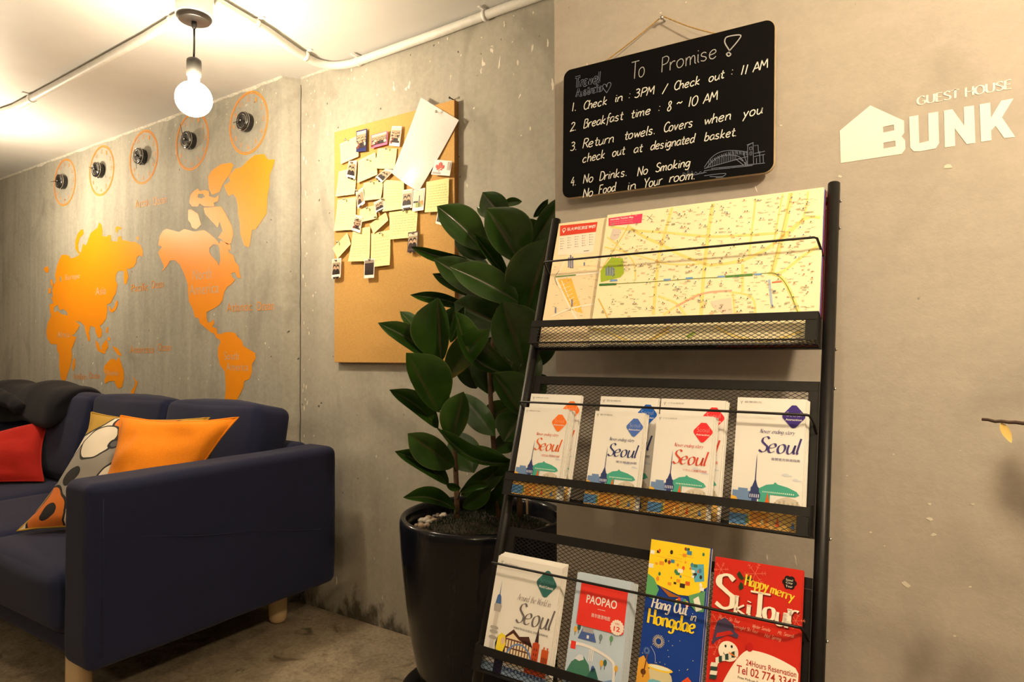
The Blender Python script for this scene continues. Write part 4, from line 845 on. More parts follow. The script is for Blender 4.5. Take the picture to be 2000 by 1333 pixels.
# lower tray
yb3 = RS-.9035
def around(label, group, mw):
    w_, h_ = .1335, .19; b = MB(); slabm(b, w_, h_, .002, M_cover, M_page, .001); o = b.build('guide_booklet', None, mw); tag(o, label, 'booklet', group)
    u = w_; GT = srgb(52, 108, 105)
    b = MB(); diamond(b, .80*u, h_-.23*u, .165*u, ink(GT), .0014); b.build('emblem', o)
    b = MB(); put_text(b, 'Seoul', ink(srgb(120, 165, 160)), .70*u, h_-.235*u, .2*u, .08*u, .0018, -.03); put_text(b, 'World Cultures', ink((.8, .78, .76)), .695*u, h_-.29*u, .21*u, .035*u, .0018, .012); b.build('emblem_lettering', o)
    b = MB(); pen_text(b, 'Seoul', ink(srgb(110, 105, 108)), .41*u, h_-.77*u, .53*u, .135*u, .030*u, .0011, 0, .22, (math.radians(20), .2)); b.build('title_lettering', o)
    b = MB(); pen_text(b, 'Around the World in', ink(srgb(150, 140, 140)), .40*u, h_-.50*u, .5*u, .045*u, .0075*u, .0012, 0, .25, (.5, .4)); put_text(b, 'WORLD TRAVEL IN SEOUL  STORY GUIDEBOOK', ink(srgb(95, 95, 100)), .41*u, h_-.85*u, .52*u, .022*u, .0012, .012)
    put_text(b, 'SEOUL METROPOLITAN', ink(srgb(150, 148, 148)), .12*u, h_-.095*u, .2*u, .02*u, .0016); b.ribbon([(.06*u, h_-.06*u), (.075*u, h_-.085*u), (.09*u, h_-.055*u)], .008*u, ink(srgb(120, 120, 120)), .0016); b.ribbon([(.075*u, h_-.085*u), (.075*u, h_-.105*u)], .008*u, ink(srgb(120, 120, 120)), .0016); b.build('small_print', o)
    b = MB(); z = .0008
    R = lambda x0, y0, x1, y1, c, dz=0: b.rect(x0*u, y0*u, x1*u, y1*u, ink(c), z+dz)
    G = lambda s, c, dz=0: b.poly([(x*u, y*u) for x, y in P(s)], ink(c), z+dz)
    G(".085,.20 .095,.72 .15,.72 .145,.20", srgb(200, 195, 190)); G(".07,.72 .06,.80 .085,.84 .155,.84 .18,.80 .17,.72", srgb(170, 165, 160), .0001); G(".075,.82 .09,.92 .115,.94 .12,1.12 .128,.94 .15,.91 .165,.82", srgb(70, 105, 160), .00015)
    for yy in (.40, .47, .52): b.ell(.12*u, yy*u, .065*u, .022*u, ink(srgb(165, 160, 155)), z+.0002, 16)
    R(0, .0, .06, .25, srgb(185, 180, 175)); G(".20,.0 .20,.22 .17,.34 .20,.44 .27,.44 .31,.36 .34,.24 .33,.0", srgb(30, 28, 62), .0002); G(".19,.28 .20,.44 .25,.48 .31,.46 .33,.36 .30,.24 .24,.22", srgb(240, 215, 60), .0003); b.ell(.285*u, .39*u, .03*u, .045*u, ink(srgb(225, 190, 160)), z+.0004, 12)
    G(".30,.14 .30,.44 .33,.48 .42,.52 .50,.48 .70,.48 .72,.36 .72,.14", srgb(235, 215, 180), .0001)
    for k in range(9): R(.32+.044*k, .16, .335+.044*k, .44, srgb(95, 60, 45), .00015)
    for yy in (.22, .32, .42): R(.31, yy, .71, yy+.018, srgb(105, 65, 48), .00018)
    G(".29,.44 .42,.56 .52,.49 .66,.52 .73,.40 .70,.46 .52,.45 .42,.51 .31,.43", srgb(75, 45, 38), .0002)
    for k in range(14): a = math.pi*k/13; x, y = .55-.2*math.cos(a), .16+.24*math.sin(a); a2 = math.pi*(k+1)/13; b.ribbon([(x*u, y*u), ((.55-.2*math.cos(a2))*u, (.16+.24*math.sin(a2))*u)], .022*u, ink(srgb(110, 135, 190)), z+.0003) if k < 13 else None
    R(.66, .10, .97, .22, srgb(190, 75, 35), .0002); G(".73,.12 .73,.46 .765,.48 .785,.64 .805,.48 .83,.46 .83,.12", srgb(185, 72, 35), .0003); G(".755,.48 .785,.68 .81,.48", srgb(60, 45, 45), .00035); R(.87, .12, .97, .42, srgb(195, 85, 40), .0003); R(.89, .42, .91, .45, srgb(195, 85, 40), .0003); R(.94, .42, .96, .45, srgb(195, 85, 40), .0003)
    for k in range(4): R(.885+.02*k, .27, .895+.02*k, .33, srgb(110, 45, 30), .0004); R(.755, .2+.06*k, .77, .23+.06*k, srgb(110, 45, 30), .0004); R(.79, .2+.06*k, .805, .23+.06*k, srgb(110, 45, 30), .0004)
    R(.0, .0, 1, .10, srgb(140, 165, 200), .00005)
    for k in range(12): R(.36+.05*k, .06, .385+.05*k, .10, srgb(60, 85, 140), .0003)
    b.build('illustration', o); return o
pile(around, 'white booklet about the world in Seoul with a dark green diamond, lower tray', 'the pile with the dark green diamond', 6, bfr(CEN(-.675), yb3, .0285), .002, .0007, .0022, up=.0014)
def paopao(label, group, mw):
    w_, h_ = .0975, .189; LB = srgb(186, 205, 226); b = MB(); slabm(b, w_, h_, .0016, ink(LB), M_page, .0016); o = b.build('map_leaflet', None, mw); tag(o, label, 'leaflet', group); u = w_
    b = MB(); b.poly([(.10*u, h_-.16*u), (.10*u, h_-.80*u), (.13*u, h_-.83*u), (.93*u, h_-.83*u), (.96*u, h_-.80*u), (.96*u, h_-.16*u)], ink(srgb(228, 58, 48)), .0019); b.build('red_panel', o)
    b = MB(); b.ell(.84*u, h_-.73*u, .105*u, .105*u, ink(srgb(240, 225, 215)), .0022, 24)
    for k in range(16): a = 6.283*k/16; b.ell(.84*u+.1*u*math.cos(a), h_-.73*u+.1*u*math.sin(a), .022*u, .022*u, ink(srgb(240, 225, 215)), .0021, 8)
    b.build('round_badge', o)
    b = MB(); Wt = ink((.82, .8, .78)); put_text(b, 'PAOPAO', Wt, .235*u, h_-.46*u, .56*u, .135*u, .0022, .018); put_text(b, '首尔旅游地图', Wt, .36*u, h_-.66*u, .34*u, .062*u, .0022); b.ribbon([(.46*u, h_-.52*u), (.60*u, h_-.52*u)], .006*u, Wt, .0022)
    put_text(b, '12', ink(srgb(228, 58, 48)), .785*u, h_-.79*u, .11*u, .075*u, .0025, .02); put_text(b, 'DEC', ink(srgb(228, 58, 48)), .80*u, h_-.685*u, .08*u, .022*u, .0025); b.build('lettering', o)
    b = MB(); z = .0006; G = lambda s, c, dz=0: b.poly([(x*u, y*u) for x, y in P(s)], ink(c), z+dz)
    G("0,0 0,.28 .2,.24 .5,.18 .7,.10 .74,0", srgb(150, 172, 215)); G(".66,0 .64,.2 .70,.36 .84,.42 1,.36 1,0", srgb(118, 150, 205), .0001); G(".0,.30 .1,.52 .22,.62 .30,.66 .42,.54 .50,.30 .3,.24", srgb(70, 125, 105), .0002); G(".36,.26 .48,.50 .54,.52 .62,.36 .64,.26", srgb(48, 100, 92), .0003); G(".15,.58 .22,.66 .30,.66 .32,.60 .24,.56", srgb(215, 220, 235), .0004)
    b.ribbon(smooth([(.02*u, .80*u), (.3*u, .82*u), (.56*u, .78*u), (.80*u, .70*u), (.86*u, .6*u), (.88*u, .3*u), (.88*u, .05*u)]), .045*u, ink(srgb(232, 228, 230)), z+.00015)
    G(".16,.90 .50,.90 .45,1.02 .38,1.10 .24,1.10 .20,1.0", srgb(75, 100, 165), .0002); G(".23,1.02 .43,1.02 .42,1.13 .24,1.13", srgb(165, 165, 175), .0003); b.rect(.32*u, .93*u, .36*u, .98*u, ink(srgb(225, 225, 230)), z+.0003)
    b.rect(.05*u, .72*u, .14*u, .84*u, ink(srgb(228, 58, 48)), z+.0003)
    for x, y, c in ((.10, 1.03, MUST), (.16, 1.07, srgb(60, 90, 90)), (.64, .62, MUST), (.70, .64, srgb(60, 100, 90)), (.9, .60, MUST), (.5, .50, srgb(75, 100, 165)), (.57, 1.0, srgb(120, 140, 150)), (.76, 1.02, srgb(95, 150, 110))):
        b.ell(x*u, y*u, .032*u, .05*u, ink(c), z+.0003, 12); b.ribbon([(x*u, (y-.10)*u), (x*u, (y-.03)*u)], .008*u, ink(srgb(90, 70, 50)), z+.0003)
    for k in range(3): b.rect((.40+.03*k)*u, .60*u, (.415+.03*k)*u, (.78+.04*(k % 2))*u, ink(srgb(240, 235, 235)), z+.0003)
    G(".55,.16 .74,.18 .70,.10 .58,.10", srgb(228, 80, 60), .0004); b.rect(.58*u, .17*u, .70*u, .21*u, ink(srgb(235, 235, 240)), z+.0004)
    b.build('illustration', o); return o
pile(paopao, 'pale blue leaflet with a red panel in the lower tray', 'the pale blue leaflet pile', 7, bfr(CEN(-.512), yb3, .0285), .0016, .0010, .0026, 'map_leaflet', 'leaflet')
def hongdae(label, group, mw):
    w_, h_ = .0955, .262; BL = srgb(24, 62, 150); YE = srgb(248, 215, 40); b = MB(); slabm(b, w_, h_, .0022, ink(BL), M_page, .0008); o = b.build('map_leaflet', None, mw); tag(o, label, 'leaflet', group); u = w_; hu = h_/u
    b = MB(); z = .0011; rn = random.Random(12)
    G = lambda s, c, dz=0: b.poly([(x*u, y*u) for x, y in P(s)], ink(c), z+dz)
    E_ = lambda x, y, rx, ry, c, dz=0: b.ell(x*u, y*u, rx*u, ry*u, ink(c), z+dz, 14)
    top = hu
    b.poly([(0, top*u), (0, (top-.60)*u), (.15*u, (top-.70)*u), (.55*u, (top-.80)*u), (.8*u, (top-.78)*u), (u, (top-.60)*u), (u, top*u)], ink(YE), z)
    G("0,%f .12,%f .22,%f .16,%f 0,%f" % (top-.56, top-.62, top-.78, top-.95, top-.92), srgb(95, 170, 110), .0001); G(".22,%f .45,%f .60,%f .40,%f" % (top-.72, top-.80, top-.83, top-.86), srgb(165, 95, 40), .0001)
    G(".72,%f .98,%f .98,%f .86,%f .76,%f" % (top-.78, top-.66, top-.98, top-1.0, top-.92), srgb(95, 160, 110), .00012); G(".70,%f .92,%f .95,%f .80,%f" % (top-.30, top-.26, top-.52, top-.56), srgb(95, 175, 205), .0001)
    G(".80,%f .88,%f .95,%f .86,%f" % (top-.82, top-.76, top-.95, top-1.0), srgb(235, 235, 230), .0002)
    for k in range(46):
        x = rn.uniform(.04, .95); y = top-rn.uniform(.04, .66); s = rn.uniform(.018, .042)
        c = rn.choice([srgb(225, 95, 45), srgb(60, 125, 95), srgb(240, 240, 235), srgb(70, 135, 175), srgb(60, 45, 40), srgb(235, 150, 50), srgb(150, 60, 50)])
        (b.rect((x-s)*u, (y-s*.8)*u, (x+s)*u, (y+s*.8)*u, ink(c), z+.0002+k*.000004) if k % 2 else E_(x, y, s*.7, s, c, .0002+k*.000004))
    for k in range(5): x0 = rn.uniform(.05, .7); y0 = top-rn.uniform(.1, .6); b.ribbon([(x0*u, y0*u), ((x0+.25)*u, (y0-.02)*u)], .008*u, ink(srgb(240, 180, 40)), z+.0001)
    for k in range(7): a = math.pi*k/6; E_(.62+.09*math.cos(a), top-.93+.07*math.sin(a), .03, .03, [srgb(230, 80, 60), srgb(245, 200, 60), srgb(90, 170, 120), srgb(80, 120, 200)][k % 4], .0002)
    # night sky below
    for cx, cy, r, n in ((.30, 1.18, .10, 22), (.12, 1.0, .055, 14)):
        for k in range(n): a = 6.283*k/n; b.ribbon([(u*(cx+r*.45*math.cos(a)), u*(cy+r*.45*math.sin(a))), (u*(cx+r*math.cos(a)), u*(cy+r*math.sin(a)))], .008*u, ink(srgb(225, 215, 170) if n > 15 else srgb(120, 150, 210)), z+.0001)
    for k in range(16): E_(rn.uniform(.05, .95), rn.uniform(.75, 1.3), .006, .006, srgb(235, 225, 150), .0001)
    b.ribbon(smooth([(.28*u, .85*u), (.26*u, .98*u), (.18*u, 1.08*u)]), .006*u, ink(srgb(200, 210, 235)), z+.0001)
    G("0,0 0,.45 .1,.42 .3,.52 .6,.50 .85,.40 1,.46 1,0", srgb(95, 165, 75), .0001); E_(.36, .66, .22, .15, srgb(215, 205, 165), .0002); E_(.36, .79, .22, .045, srgb(245, 205, 60), .0003); E_(.36, .80, .18, .028, srgb(235, 240, 220), .0004); E_(.33, .42, .26, .20, srgb(120, 185, 200), .0003); E_(.34, .42, .21, .15, srgb(90, 160, 95), .0004)
    b.ribbon(smooth([(.12*u, .42*u), (.34*u, .50*u), (.58*u, .42*u)]), .03*u, ink(srgb(120, 85, 60)), z+.0006)
    G("0,.5 0,.86 .08,.92 .16,.82 .22,.62 .16,.5", srgb(225, 165, 60), .0005); E_(.10, .68, .045, .045, srgb(90, 55, 25), .0006); b.ribbon([(.10*u, .6*u), (.14*u, .95*u)], .02*u, ink(srgb(120, 70, 40)), z+.0006)
    G(".66,.62 .82,.78 .94,.68 .78,.50", srgb(228, 85, 40), .0006); E_(.80, .645, .06, .06, srgb(60, 30, 30), .0007); b.ribbon([(.72*u, .5*u), (1.0*u, .28*u)], .05*u, ink(srgb(228, 110, 40)), z+.0005); G(".90,.5 .96,.62 1,.60 1,.44", srgb(90, 150, 210), .0006)
    for k in range(24): E_(rn.uniform(.02, .98), rn.uniform(.04, .34), rn.uniform(.02, .05), rn.uniform(.02, .04), rn.choice([srgb(245, 205, 60), srgb(230, 100, 50), srgb(240, 240, 235), srgb(80, 130, 190), srgb(60, 110, 60)]), .0008+k*.000005)
    b.build('illustration', o)
    b = MB(); Wt = ink((.82, .8, .76)); Y_ = ink(srgb(246, 215, 40))
    pen_text(b, 'Hang Out', Wt, .115*u, 1.665*u, .60*u, .095*u, .030*u, .0014, 0, .16, (.3, .5)); pen_text(b, 'in', Wt, .77*u, 1.60*u, .10*u, .075*u, .014*u, .0014, 0, .25); pen_text(b, 'Hongdae', Y_, .075*u, 1.42*u, .80*u, .125*u, .042*u, .0014, 0, .03, (.3, .55)); b.build('title_lettering', o); return o
pile(hongdae, 'tall blue and yellow leaflet hanging high in the lower tray, titled Hang Out in Hongdae', 'the tall blue and yellow leaflet pile', 3, bfr(CEN(-.390), yb3, .0265), .0022, .0012, .0030, 'map_leaflet', 'leaflet')
def ski(label, group, mw):
    w_, h_ = .1245, .2515; RD = srgb(205, 42, 28); b = MB(); slabm(b, w_, h_, .0025, ink(RD), ink(srgb(180, 60, 50)), .0006); o = b.build('travel_booklet', None, mw); tag(o, label, 'booklet', group); u = w_; t = h_/u
    Wt = ink(srgb(248, 238, 222)); Dk = ink(srgb(110, 22, 18)); Y_ = ink(srgb(245, 215, 60)); z = .0010
    b = MB(); pk = ink(srgb(232, 120, 95))
    for cx, cy, r in ((.48, t-.12, .13), (.08, t-.14, .09), (.10, 1.0, .10), (.52, .64, .10), (.95, t-.55, .10), (.93, .58, .09), (.3, .95, .05), (.08, 1.28, .10)):
        for k in range(6):
            a = 1.047*k+.2; d = (math.cos(a), math.sin(a)); b.ribbon([(u*cx, u*cy), (u*(cx+r*d[0]), u*(cy+r*d[1]))], .005*u, pk, z)
            for s_ in (.55, .8):
                for e in (1, -1): a2 = a+e*.9; b.ribbon([(u*(cx+r*s_*d[0]), u*(cy+r*s_*d[1])), (u*(cx+r*s_*d[0]+.22*r*math.cos(a2)), u*(cy+r*s_*d[1]+.22*r*math.sin(a2)))], .004*u, pk, z)
    b.build('snowflake_print', o)
    b = MB()
    def word(s, x, y, wd, xh, pw, m=Wt, rot=0, sl=0.0):
        pen_text(b, s, Dk, (x+.012)*u, (y-.012)*u, wd*u, xh*u, pw*u, z+.0002, rot, sl, (.1, .4), serif=.9); pen_text(b, s, m, x*u, y*u, wd*u, xh*u, pw*u, z+.0004, rot, sl, (.1, .4), serif=.9)
    word('S', .02, t-.575, .25, .215, .078); word('k', .265, t-.60, .15, .105, .044); word('i', .405, t-.60, .055, .11, .046); word('T', .435, t-.585, .215, .145, .054); word('o', .595, t-.60, .145, .135, .052); word('u', .73, t-.635, .13, .14, .044); word('r', .855, t-.585, .125, .14, .044)
    b.build('title_lettering', o)
    b = MB(); pen_text(b, 'Happy', Y_, .365*u, (t-.265)*u, .275*u, .068*u, .020*u, z+.0004, -.10, 0, (.1, .45), serif=.6); pen_text(b, 'merry', Y_, .655*u, (t-.30)*u, .27*u, .060*u, .018*u, z+.0004, -.18, 0, (.1, .45), serif=.6)
    G = lambda s, c, dz=0: b.poly([(x*u, (t-y)*u) for x, y in P(s)], ink(c), z+dz)
    G(".27,.16 .30,.12 .33,.16 .36,.20 .33,.22 .30,.20", srgb(40, 62, 30), .0003); G(".36,.18 .42,.16 .46,.19 .42,.23 .37,.22", srgb(40, 62, 30), .0003); G(".30,.30 .32,.24 .35,.26 .36,.31 .32,.34", srgb(40, 62, 30), .0003); b.build('holly_and_greeting', o)
    b = MB()
    for k in range(6): a = 1.047*k; b.ell((.865+.045*math.cos(a))*u, (t-.15+.045*math.sin(a))*u, .034*u, .034*u, ink(srgb(25, 18, 18)), z+.0003, 14)
    b.ell(.865*u, (t-.15)*u, .05*u, .05*u, ink(srgb(25, 18, 18)), z+.0004, 14)
    for k, s in enumerate(('Seoul', 'City', 'Tour')): put_text(b, s, Wt, .825*u, (t-.135-.035*k)*u, .075*u, .024*u, z+.0006)
    b.build('flower_badge', o)
    b = MB(); pw_ = ink(srgb(238, 165, 140))
    for s, x, y, wd in (('Rugby Ski Tour', .10, t-.70, .24), ('Winter Sonata', .48, t-.72, .2), ('Mt. Seorak', .76, t-.73, .18), ('Overnight Ski Tour', .25, t-.765, .30), ('Hot Spring', .62, t-.79, .18)): pen_text(b, s, pw_, x*u, y*u, wd*u, .022*u, .004*u, z+.0002, -.02, .3)
    b.build('small_print', o)
    b = MB(); n = 26
    pts = [(0.10, 0), (1.0, 0), (1.0, .93)]+[(1.0-.86*k/n, .93+.13*math.sin(math.pi*min(1, (k+3)/(n+6)))-(.62*max(0, k/n-.62)/.38)**1.6) for k in range(1, n+1)]
    b.poly([(x*u, max(0, y)*u) for x, y in pts], Wt, z+.0001); b.build('white_panel', o)
    b = MB(); rd = ink(srgb(180, 50, 38)); put_text(b, '24Hours Reservation', rd, .44*u, .885*u, .54*u, .062*u, z+.0004, .008); put_text(b, 'Tel 02 774 3345', rd, .34*u, .78*u, .64*u, .088*u, z+.0004, .01); put_text(b, 'Free Pick-up Service Available in Seoul', ink(srgb(90, 60, 55)), .36*u, .72*u, .6*u, .032*u, z+.0004, .012); put_text(b, 'English, 中文, 日本語', ink(srgb(120, 100, 95)), .28*u, .62*u, .5*u, .055*u, z+.0004); b.build('panel_lettering', o)
    b = MB(); zz = z+.0006; DY = .385
    H = lambda s, c, dz=0: b.poly([(x*u, (y+DY)*u) for x, y in P(s)], ink(c), zz+dz)
    b.ell(.235*u, (.60+DY)*u, .115*u, .11*u, Wt, zz, 24); H(".04,.66 .08,.90 .17,.96 .27,.90 .29,.83 .34,.80 .33,.76 .22,.78 .10,.70 .05,.63", srgb(72, 62, 92), .0001); H(".08,.72 .09,.77 .24,.83 .28,.80 .16,.75", srgb(190, 40, 30), .0002)
    for x, y in ((.20, .65), (.27, .66)): b.ell(x*u, (y+DY)*u, .012*u, .016*u, ink(srgb(30, 25, 25)), zz+.0002, 10)
    H(".24,.60 .36,.55 .25,.575", srgb(235, 120, 40), .0003); b.ribbon(smooth([(.18*u, (.575+DY)*u), (.22*u, (.535+DY)*u), (.27*u, (.53+DY)*u)]), .008*u, ink(srgb(90, 40, 35)), zz+.0002)
    for k in range(7): x0 = .10+.035*k; H("%f,%f %f,%f %f,%f %f,%f" % (x0, .44-.0*k+.02*k, x0+.04, .45+.02*k, x0+.035, .52+.02*k, x0-.005, .50+.02*k), srgb(45, 70, 62) if k % 2 else srgb(235, 230, 215), .0002)
    for k in range(4): y0 = .44-.045*k; H("%f,%f %f,%f %f,%f %f,%f" % (.04, y0-.045, .12, y0-.035, .13, y0+.01, .05, y0), srgb(45, 70, 62) if k % 2 else srgb(235, 230, 215), .0003)
    b.ell(.47*u, (.70+DY)*u, .04*u, .05*u, ink(srgb(190, 30, 25)), zz+.0001, 14); b.build('snowman_print', o); return o
pile(ski, 'red ski tour booklet with a snowman at the right end of the lower tray', 'the red booklet pile', 3, bfr(CEN(-.2855), yb3, .0265), .0025, .0008, .0032, 'travel_booklet')
for o in [o for o in list(COL.objects) if o.name.startswith('guide_booklet') and not o.parent and len(o.children) == 4 and not any('illustration' in c.name for c in o.children)]:
    w_ = max(v.co.x for v in o.data.vertices); b = MB(); skyline(b, w_, .0005); b.build('illustration', o)
# ------------------------------------------------------------------ map pads in the top tray
def pad(label, px_corners, n, t_, m, name='tourist_map', edge=None):
    c = [onr(u, v, n) for u, v in px_corners]; x0 = min(c[0][0], c[3][0]); x1 = max(c[1][0], c[2][0]); y1 = max(c[0][1], c[1][1]); y0 = RS-.3005
    o_ = ((x0+x1)/2, y0); b = MB(); Wd = x1-x0; Ht = y1-y0
    b.box(-Wd/2, Wd/2, 0, Ht, -t_, -.00005, edge or M_page); b.rect(-Wd/2, 0, Wd/2, Ht, m, 0); ob = b.build(name, None, RM @ T(o_[0], o_[1], n)); tag(ob, label, 'map', 'tourist map pads in the top tray')
    def loc(x, y):       # crop pixel -> pad coordinates
        p = onr(1020+x/3.125, 350+y/3.125, n); return (p[0]-o_[0], p[1]-o_[1])
    return ob, loc, Wd, Ht
PY = srgb(250, 239, 200); RO = ink(srgb(248, 224, 140), .3); RO2 = ink(srgb(226, 195, 110), .3); M_map = mat('map_paper', PY, .25, 0, .015, 5); M_map2 = mat('map_paper_peach', srgb(247, 228, 190), .3, 0, .015, 5)
back, _, _, _ = pad('blue and red backing pad showing behind the big street map', [(1560, 377), (1607, 372), (1603, 622), (1400, 630)], .0075, .0072, ink(srgb(60, 70, 150)), 'map_pad', ink(srgb(195, 35, 40)))
lm, ll, lw, lh = pad('narrower street map with red Chinese heading at the left of the top tray', [(1092, 437), (1330, 437), (1320, 630), (1066, 630)], .012, .0042, M_map2)
rm, rl, rw, rh = pad('wide pale yellow street map pad filling most of the top tray', [(1186, 424), (1604, 366.5), (1599, 622), (1160, 630)], .0215, .0092, M_map)
def clipx(p, W): return (max(-W/2+.0005, min(W/2-.0005, p[0])), max(.001, p[1]))
def road(b, loc, s, w_, m, z, W, H, sm=True):
    q = [loc(*p) for p in P(s)]; q = smooth(q, 4) if sm and len(q) > 2 else q
    q = [p for p in q if -W/2 <= p[0] <= W/2 and .001 <= p[1] <= H-.0005]
    if len(q) > 1: b.ribbon(q, w_, m, z)
b = MB()
for s, w_ in (("670,210 640,300 560,430 480,560", .0026), ("915,175 870,330 835,470 820,600 800,830", .0058), ("1165,150 1145,260 1125,420 1105,620 1090,850", .0066), ("540,290 700,315 860,325 1130,350 1330,345 1560,330", .0052), ("650,290 740,350 850,400 960,460 1120,520 1170,525 1330,500 1450,450 1540,390 1720,245 1820,235", .0058), ("1640,85 1600,300 1560,450 1520,580", .0075), ("1590,90 1560,250 1530,420", .0030), ("1820,400 1700,480 1600,560 1540,580", .0050), ("1745,75 1715,240 1600,360", .0036), ("1425,120 1400,330 1385,470", .0034), ("1345,520 1345,690", .0046), ("1500,575 1580,600 1640,700 1700,850", .0062), ("830,715 940,760 1000,840", .0042), ("860,830 950,770 1080,700", .0040), ("1270,690 1400,720 1425,830", .0036), ("1285,700 1300,850", .0034), ("500,340 600,420 680,510 690,620", .0030), ("480,410 600,440 750,480 900,520 1080,520", .0030)):
    road(b, rl, s, w_, RO, .0002, rw, rh)
for s, w_, m in (("465,730 500,800 530,870", .0028, RO2), ("670,210 640,300 560,430 475,570", .0014, RO2), ("940,780 1100,700 1280,682", .0036, ink(srgb(245, 180, 150))), ("470,645 760,630 1000,612 1230,598 1500,575 1560,590 1620,660 1690,835", .0014, ink(srgb(120, 140, 60))), ("1645,85 1520,575", .0012, ink(srgb(205, 185, 120)))):
    road(b, rl, s, w_, m, .0004, rw, rh)
G = lambda s, c, z: b.poly([clipx(rl(*p), rw) for p in P(s)][::1], ink(c, .3), z)
G("545,478 615,485 622,575 600,600 480,630 478,600 480,560", srgb(165, 190, 60), .0005); G("555,300 605,310 590,360 560,375 535,360", srgb(222, 208, 200), .0005); G("1150,745 1275,725 1285,820 1240,830 1160,780", srgb(235, 215, 195), .0005); G("1240,590 1405,577 1408,592 1240,603", srgb(90, 140, 70), .0006); G("470,640 576,635 576,648 470,654", srgb(70, 120, 65), .0006)
G("1500,615 1515,613 1530,770 1518,775", srgb(175, 190, 215), .0006)
for x, y in ((560, 620), (886, 616), (1020, 606), (1215, 597), (1440, 583)): G("%f,%f %f,%f %f,%f %f,%f" % (x-22, y-5, x+22, y-7, x+22, y+4, x-22, y+6), srgb(120, 165, 215), .0008)
for k in range(7): G("%f,%f %f,%f %f,%f %f,%f" % (510+8*k, 545-(k % 3)*6, 516+8*k, 545-(k % 3)*6, 516+8*k, 590, 510+8*k, 591), [srgb(110, 130, 165), srgb(150, 160, 180)][k % 2], .0008)
G("1525,628 1585,622 1585,630 1525,636", srgb(225, 120, 90), .0007); b.build('street_print', rm)
b = MB(); G("528,240 735,212 728,268 528,287", srgb(232, 70, 110), .0006)
p = rl(538, 258); q = rl(678, 240); put_text(b, 'Hongdae Tourist Map', ink((.82, .8, .78)), p[0], p[1], Vector((q[0]-p[0], q[1]-p[1])).length, .0050, .0008, .02, math.atan2(q[1]-p[1], q[0]-p[0]))
for k, yy in enumerate((268, 280)): p = rl(538, yy); put_text(b, 'Designed & Made by a local map studio'[:26], ink((.82, .8, .78)), p[0], p[1], .048, .0019, .0008)
b.ribbon([rl(762, 225), rl(795, 250)], .0008, ink(srgb(110, 100, 90)), .0006); b.ribbon([rl(795, 215), rl(762, 258)], .0008, ink(srgb(110, 100, 90)), .0006); b.build('heading', rm)
rn = random.Random(77); b = MB(); mk = [ink(srgb(190, 175, 140)), ink(srgb(165, 155, 130)), ink(srgb(210, 165, 130)), ink(srgb(150, 165, 140))]
for k in range(1000):
    x = rn.uniform(480, 1815); y = rn.uniform(60, 860)+rn.gauss(0, 30)
    p = rl(x, y)
    if not (-rw/2+.012 < p[0] < rw/2-.012 and .05 < p[1] < rh-.008): continue
    n = rn.randint(2, 6); m = rn.choice(mk)
    for r in range(rn.choice((1, 1, 2))):
        for j in range(n): x0 = p[0]+.0013*j; b.rect(x0, p[1]-.0017*r, x0+.0009, p[1]-.0017*r+.0010, m, .0010)
    if k % 4 == 0: b.ell(p[0]+.003, p[1]+.0028, .0011, .0011, rn.choice([ink(srgb(60, 90, 70)), ink(srgb(90, 80, 70)), ink(srgb(190, 80, 60)), ink(srgb(70, 100, 160))]), .0011, 8)
b.build('place_name_print', rm)
b = MB()
road(b, rl, "90,990 300,930 470,920 700,1000 900,930", .004, RO, .0004, rw, rh); road(b, rl, "560,920 640,1010", .003, RO2, .0005, rw, rh); road(b, rl, "1180,900 1300,960 1500,990 1700,930", .004, RO, .0004, rw, rh); road(b, rl, "760,1000 900,900", .004, RO2, .0004, rw, rh)
b.poly([rl(*p) for p in P("1000,955 1050,930 1060,945 1010,975")], ink(srgb(165, 190, 90)), .0006); b.build('lower_street_print', rm)
b = MB(); LG = lambda s, c, z: b.poly([ll(*p) for p in P(s)], ink(c, .3), z)
LG("232,285 460,262 450,322 230,348", srgb(222, 70, 50), .0004); LG("228,350 450,324 434,450 215,468", srgb(246, 238, 222), .0003)
c = ll(256, 310); b.ring(c[0], c[1], .0028, .0042, ink((.82, .8, .78)), .0006, 20); b.poly([(c[0]-.0032, c[1]-.0028), (c[0], c[1]-.0085), (c[0]+.0032, c[1]-.0028)], ink((.82, .8, .78)), .0006)
p = ll(274, 318); q = ll(446, 300); put_text(b, '弘大地区旅游地图', ink((.82, .8, .78)), p[0], p[1], (Vector(q)-Vector(p)).length, .0082, .0006, .02, math.atan2(q[1]-p[1], q[0]-p[0])); b.build('heading', lm)
b = MB(); rn = random.Random(5)
for r in range(5):
    for k in range(5):
        p = ll(236+44*k, 368+15*r-7*k*.9)
        b.ell(p[0], p[1]+.0008, .0011, .0011, ink(rn.choice([srgb(120, 110, 105), srgb(200, 80, 60), srgb(90, 120, 160)])), .0006, 8)
        for j in range(rn.randint(3, 5)): b.rect(p[0]+.0022+.0013*j, p[1], p[0]+.0031+.0013*j, p[1]+.0012, mk[1], .0006)
p = ll(376, 442); b.rect(p[0], p[1], p[0]+.012, p[1]+.0012, ink(srgb(50, 50, 50)), .0006); b.build('legend', lm)
b = MB(); Wr = ink(srgb(252, 244, 225)); og = ink(srgb(250, 200, 90))
b.poly([ll(*p) for p in P("218,615 300,605 370,820 300,800")], og, .0002); b.poly([ll(*p) for p in P("240,480 330,440 450,500 440,560 240,560")], ink(srgb(250, 232, 190)), .0002)
for s, w_ in (("470,570 300,588 205,600", .0045), ("205,610 250,700 300,800 350,880", .0040), ("260,500 215,590", .0030), ("180,840 300,790 460,760", .0032), ("240,620 330,830", .0018), ("440,470 500,520", .003)): road(b, ll, s, w_, Wr, .0004, lw, lh)
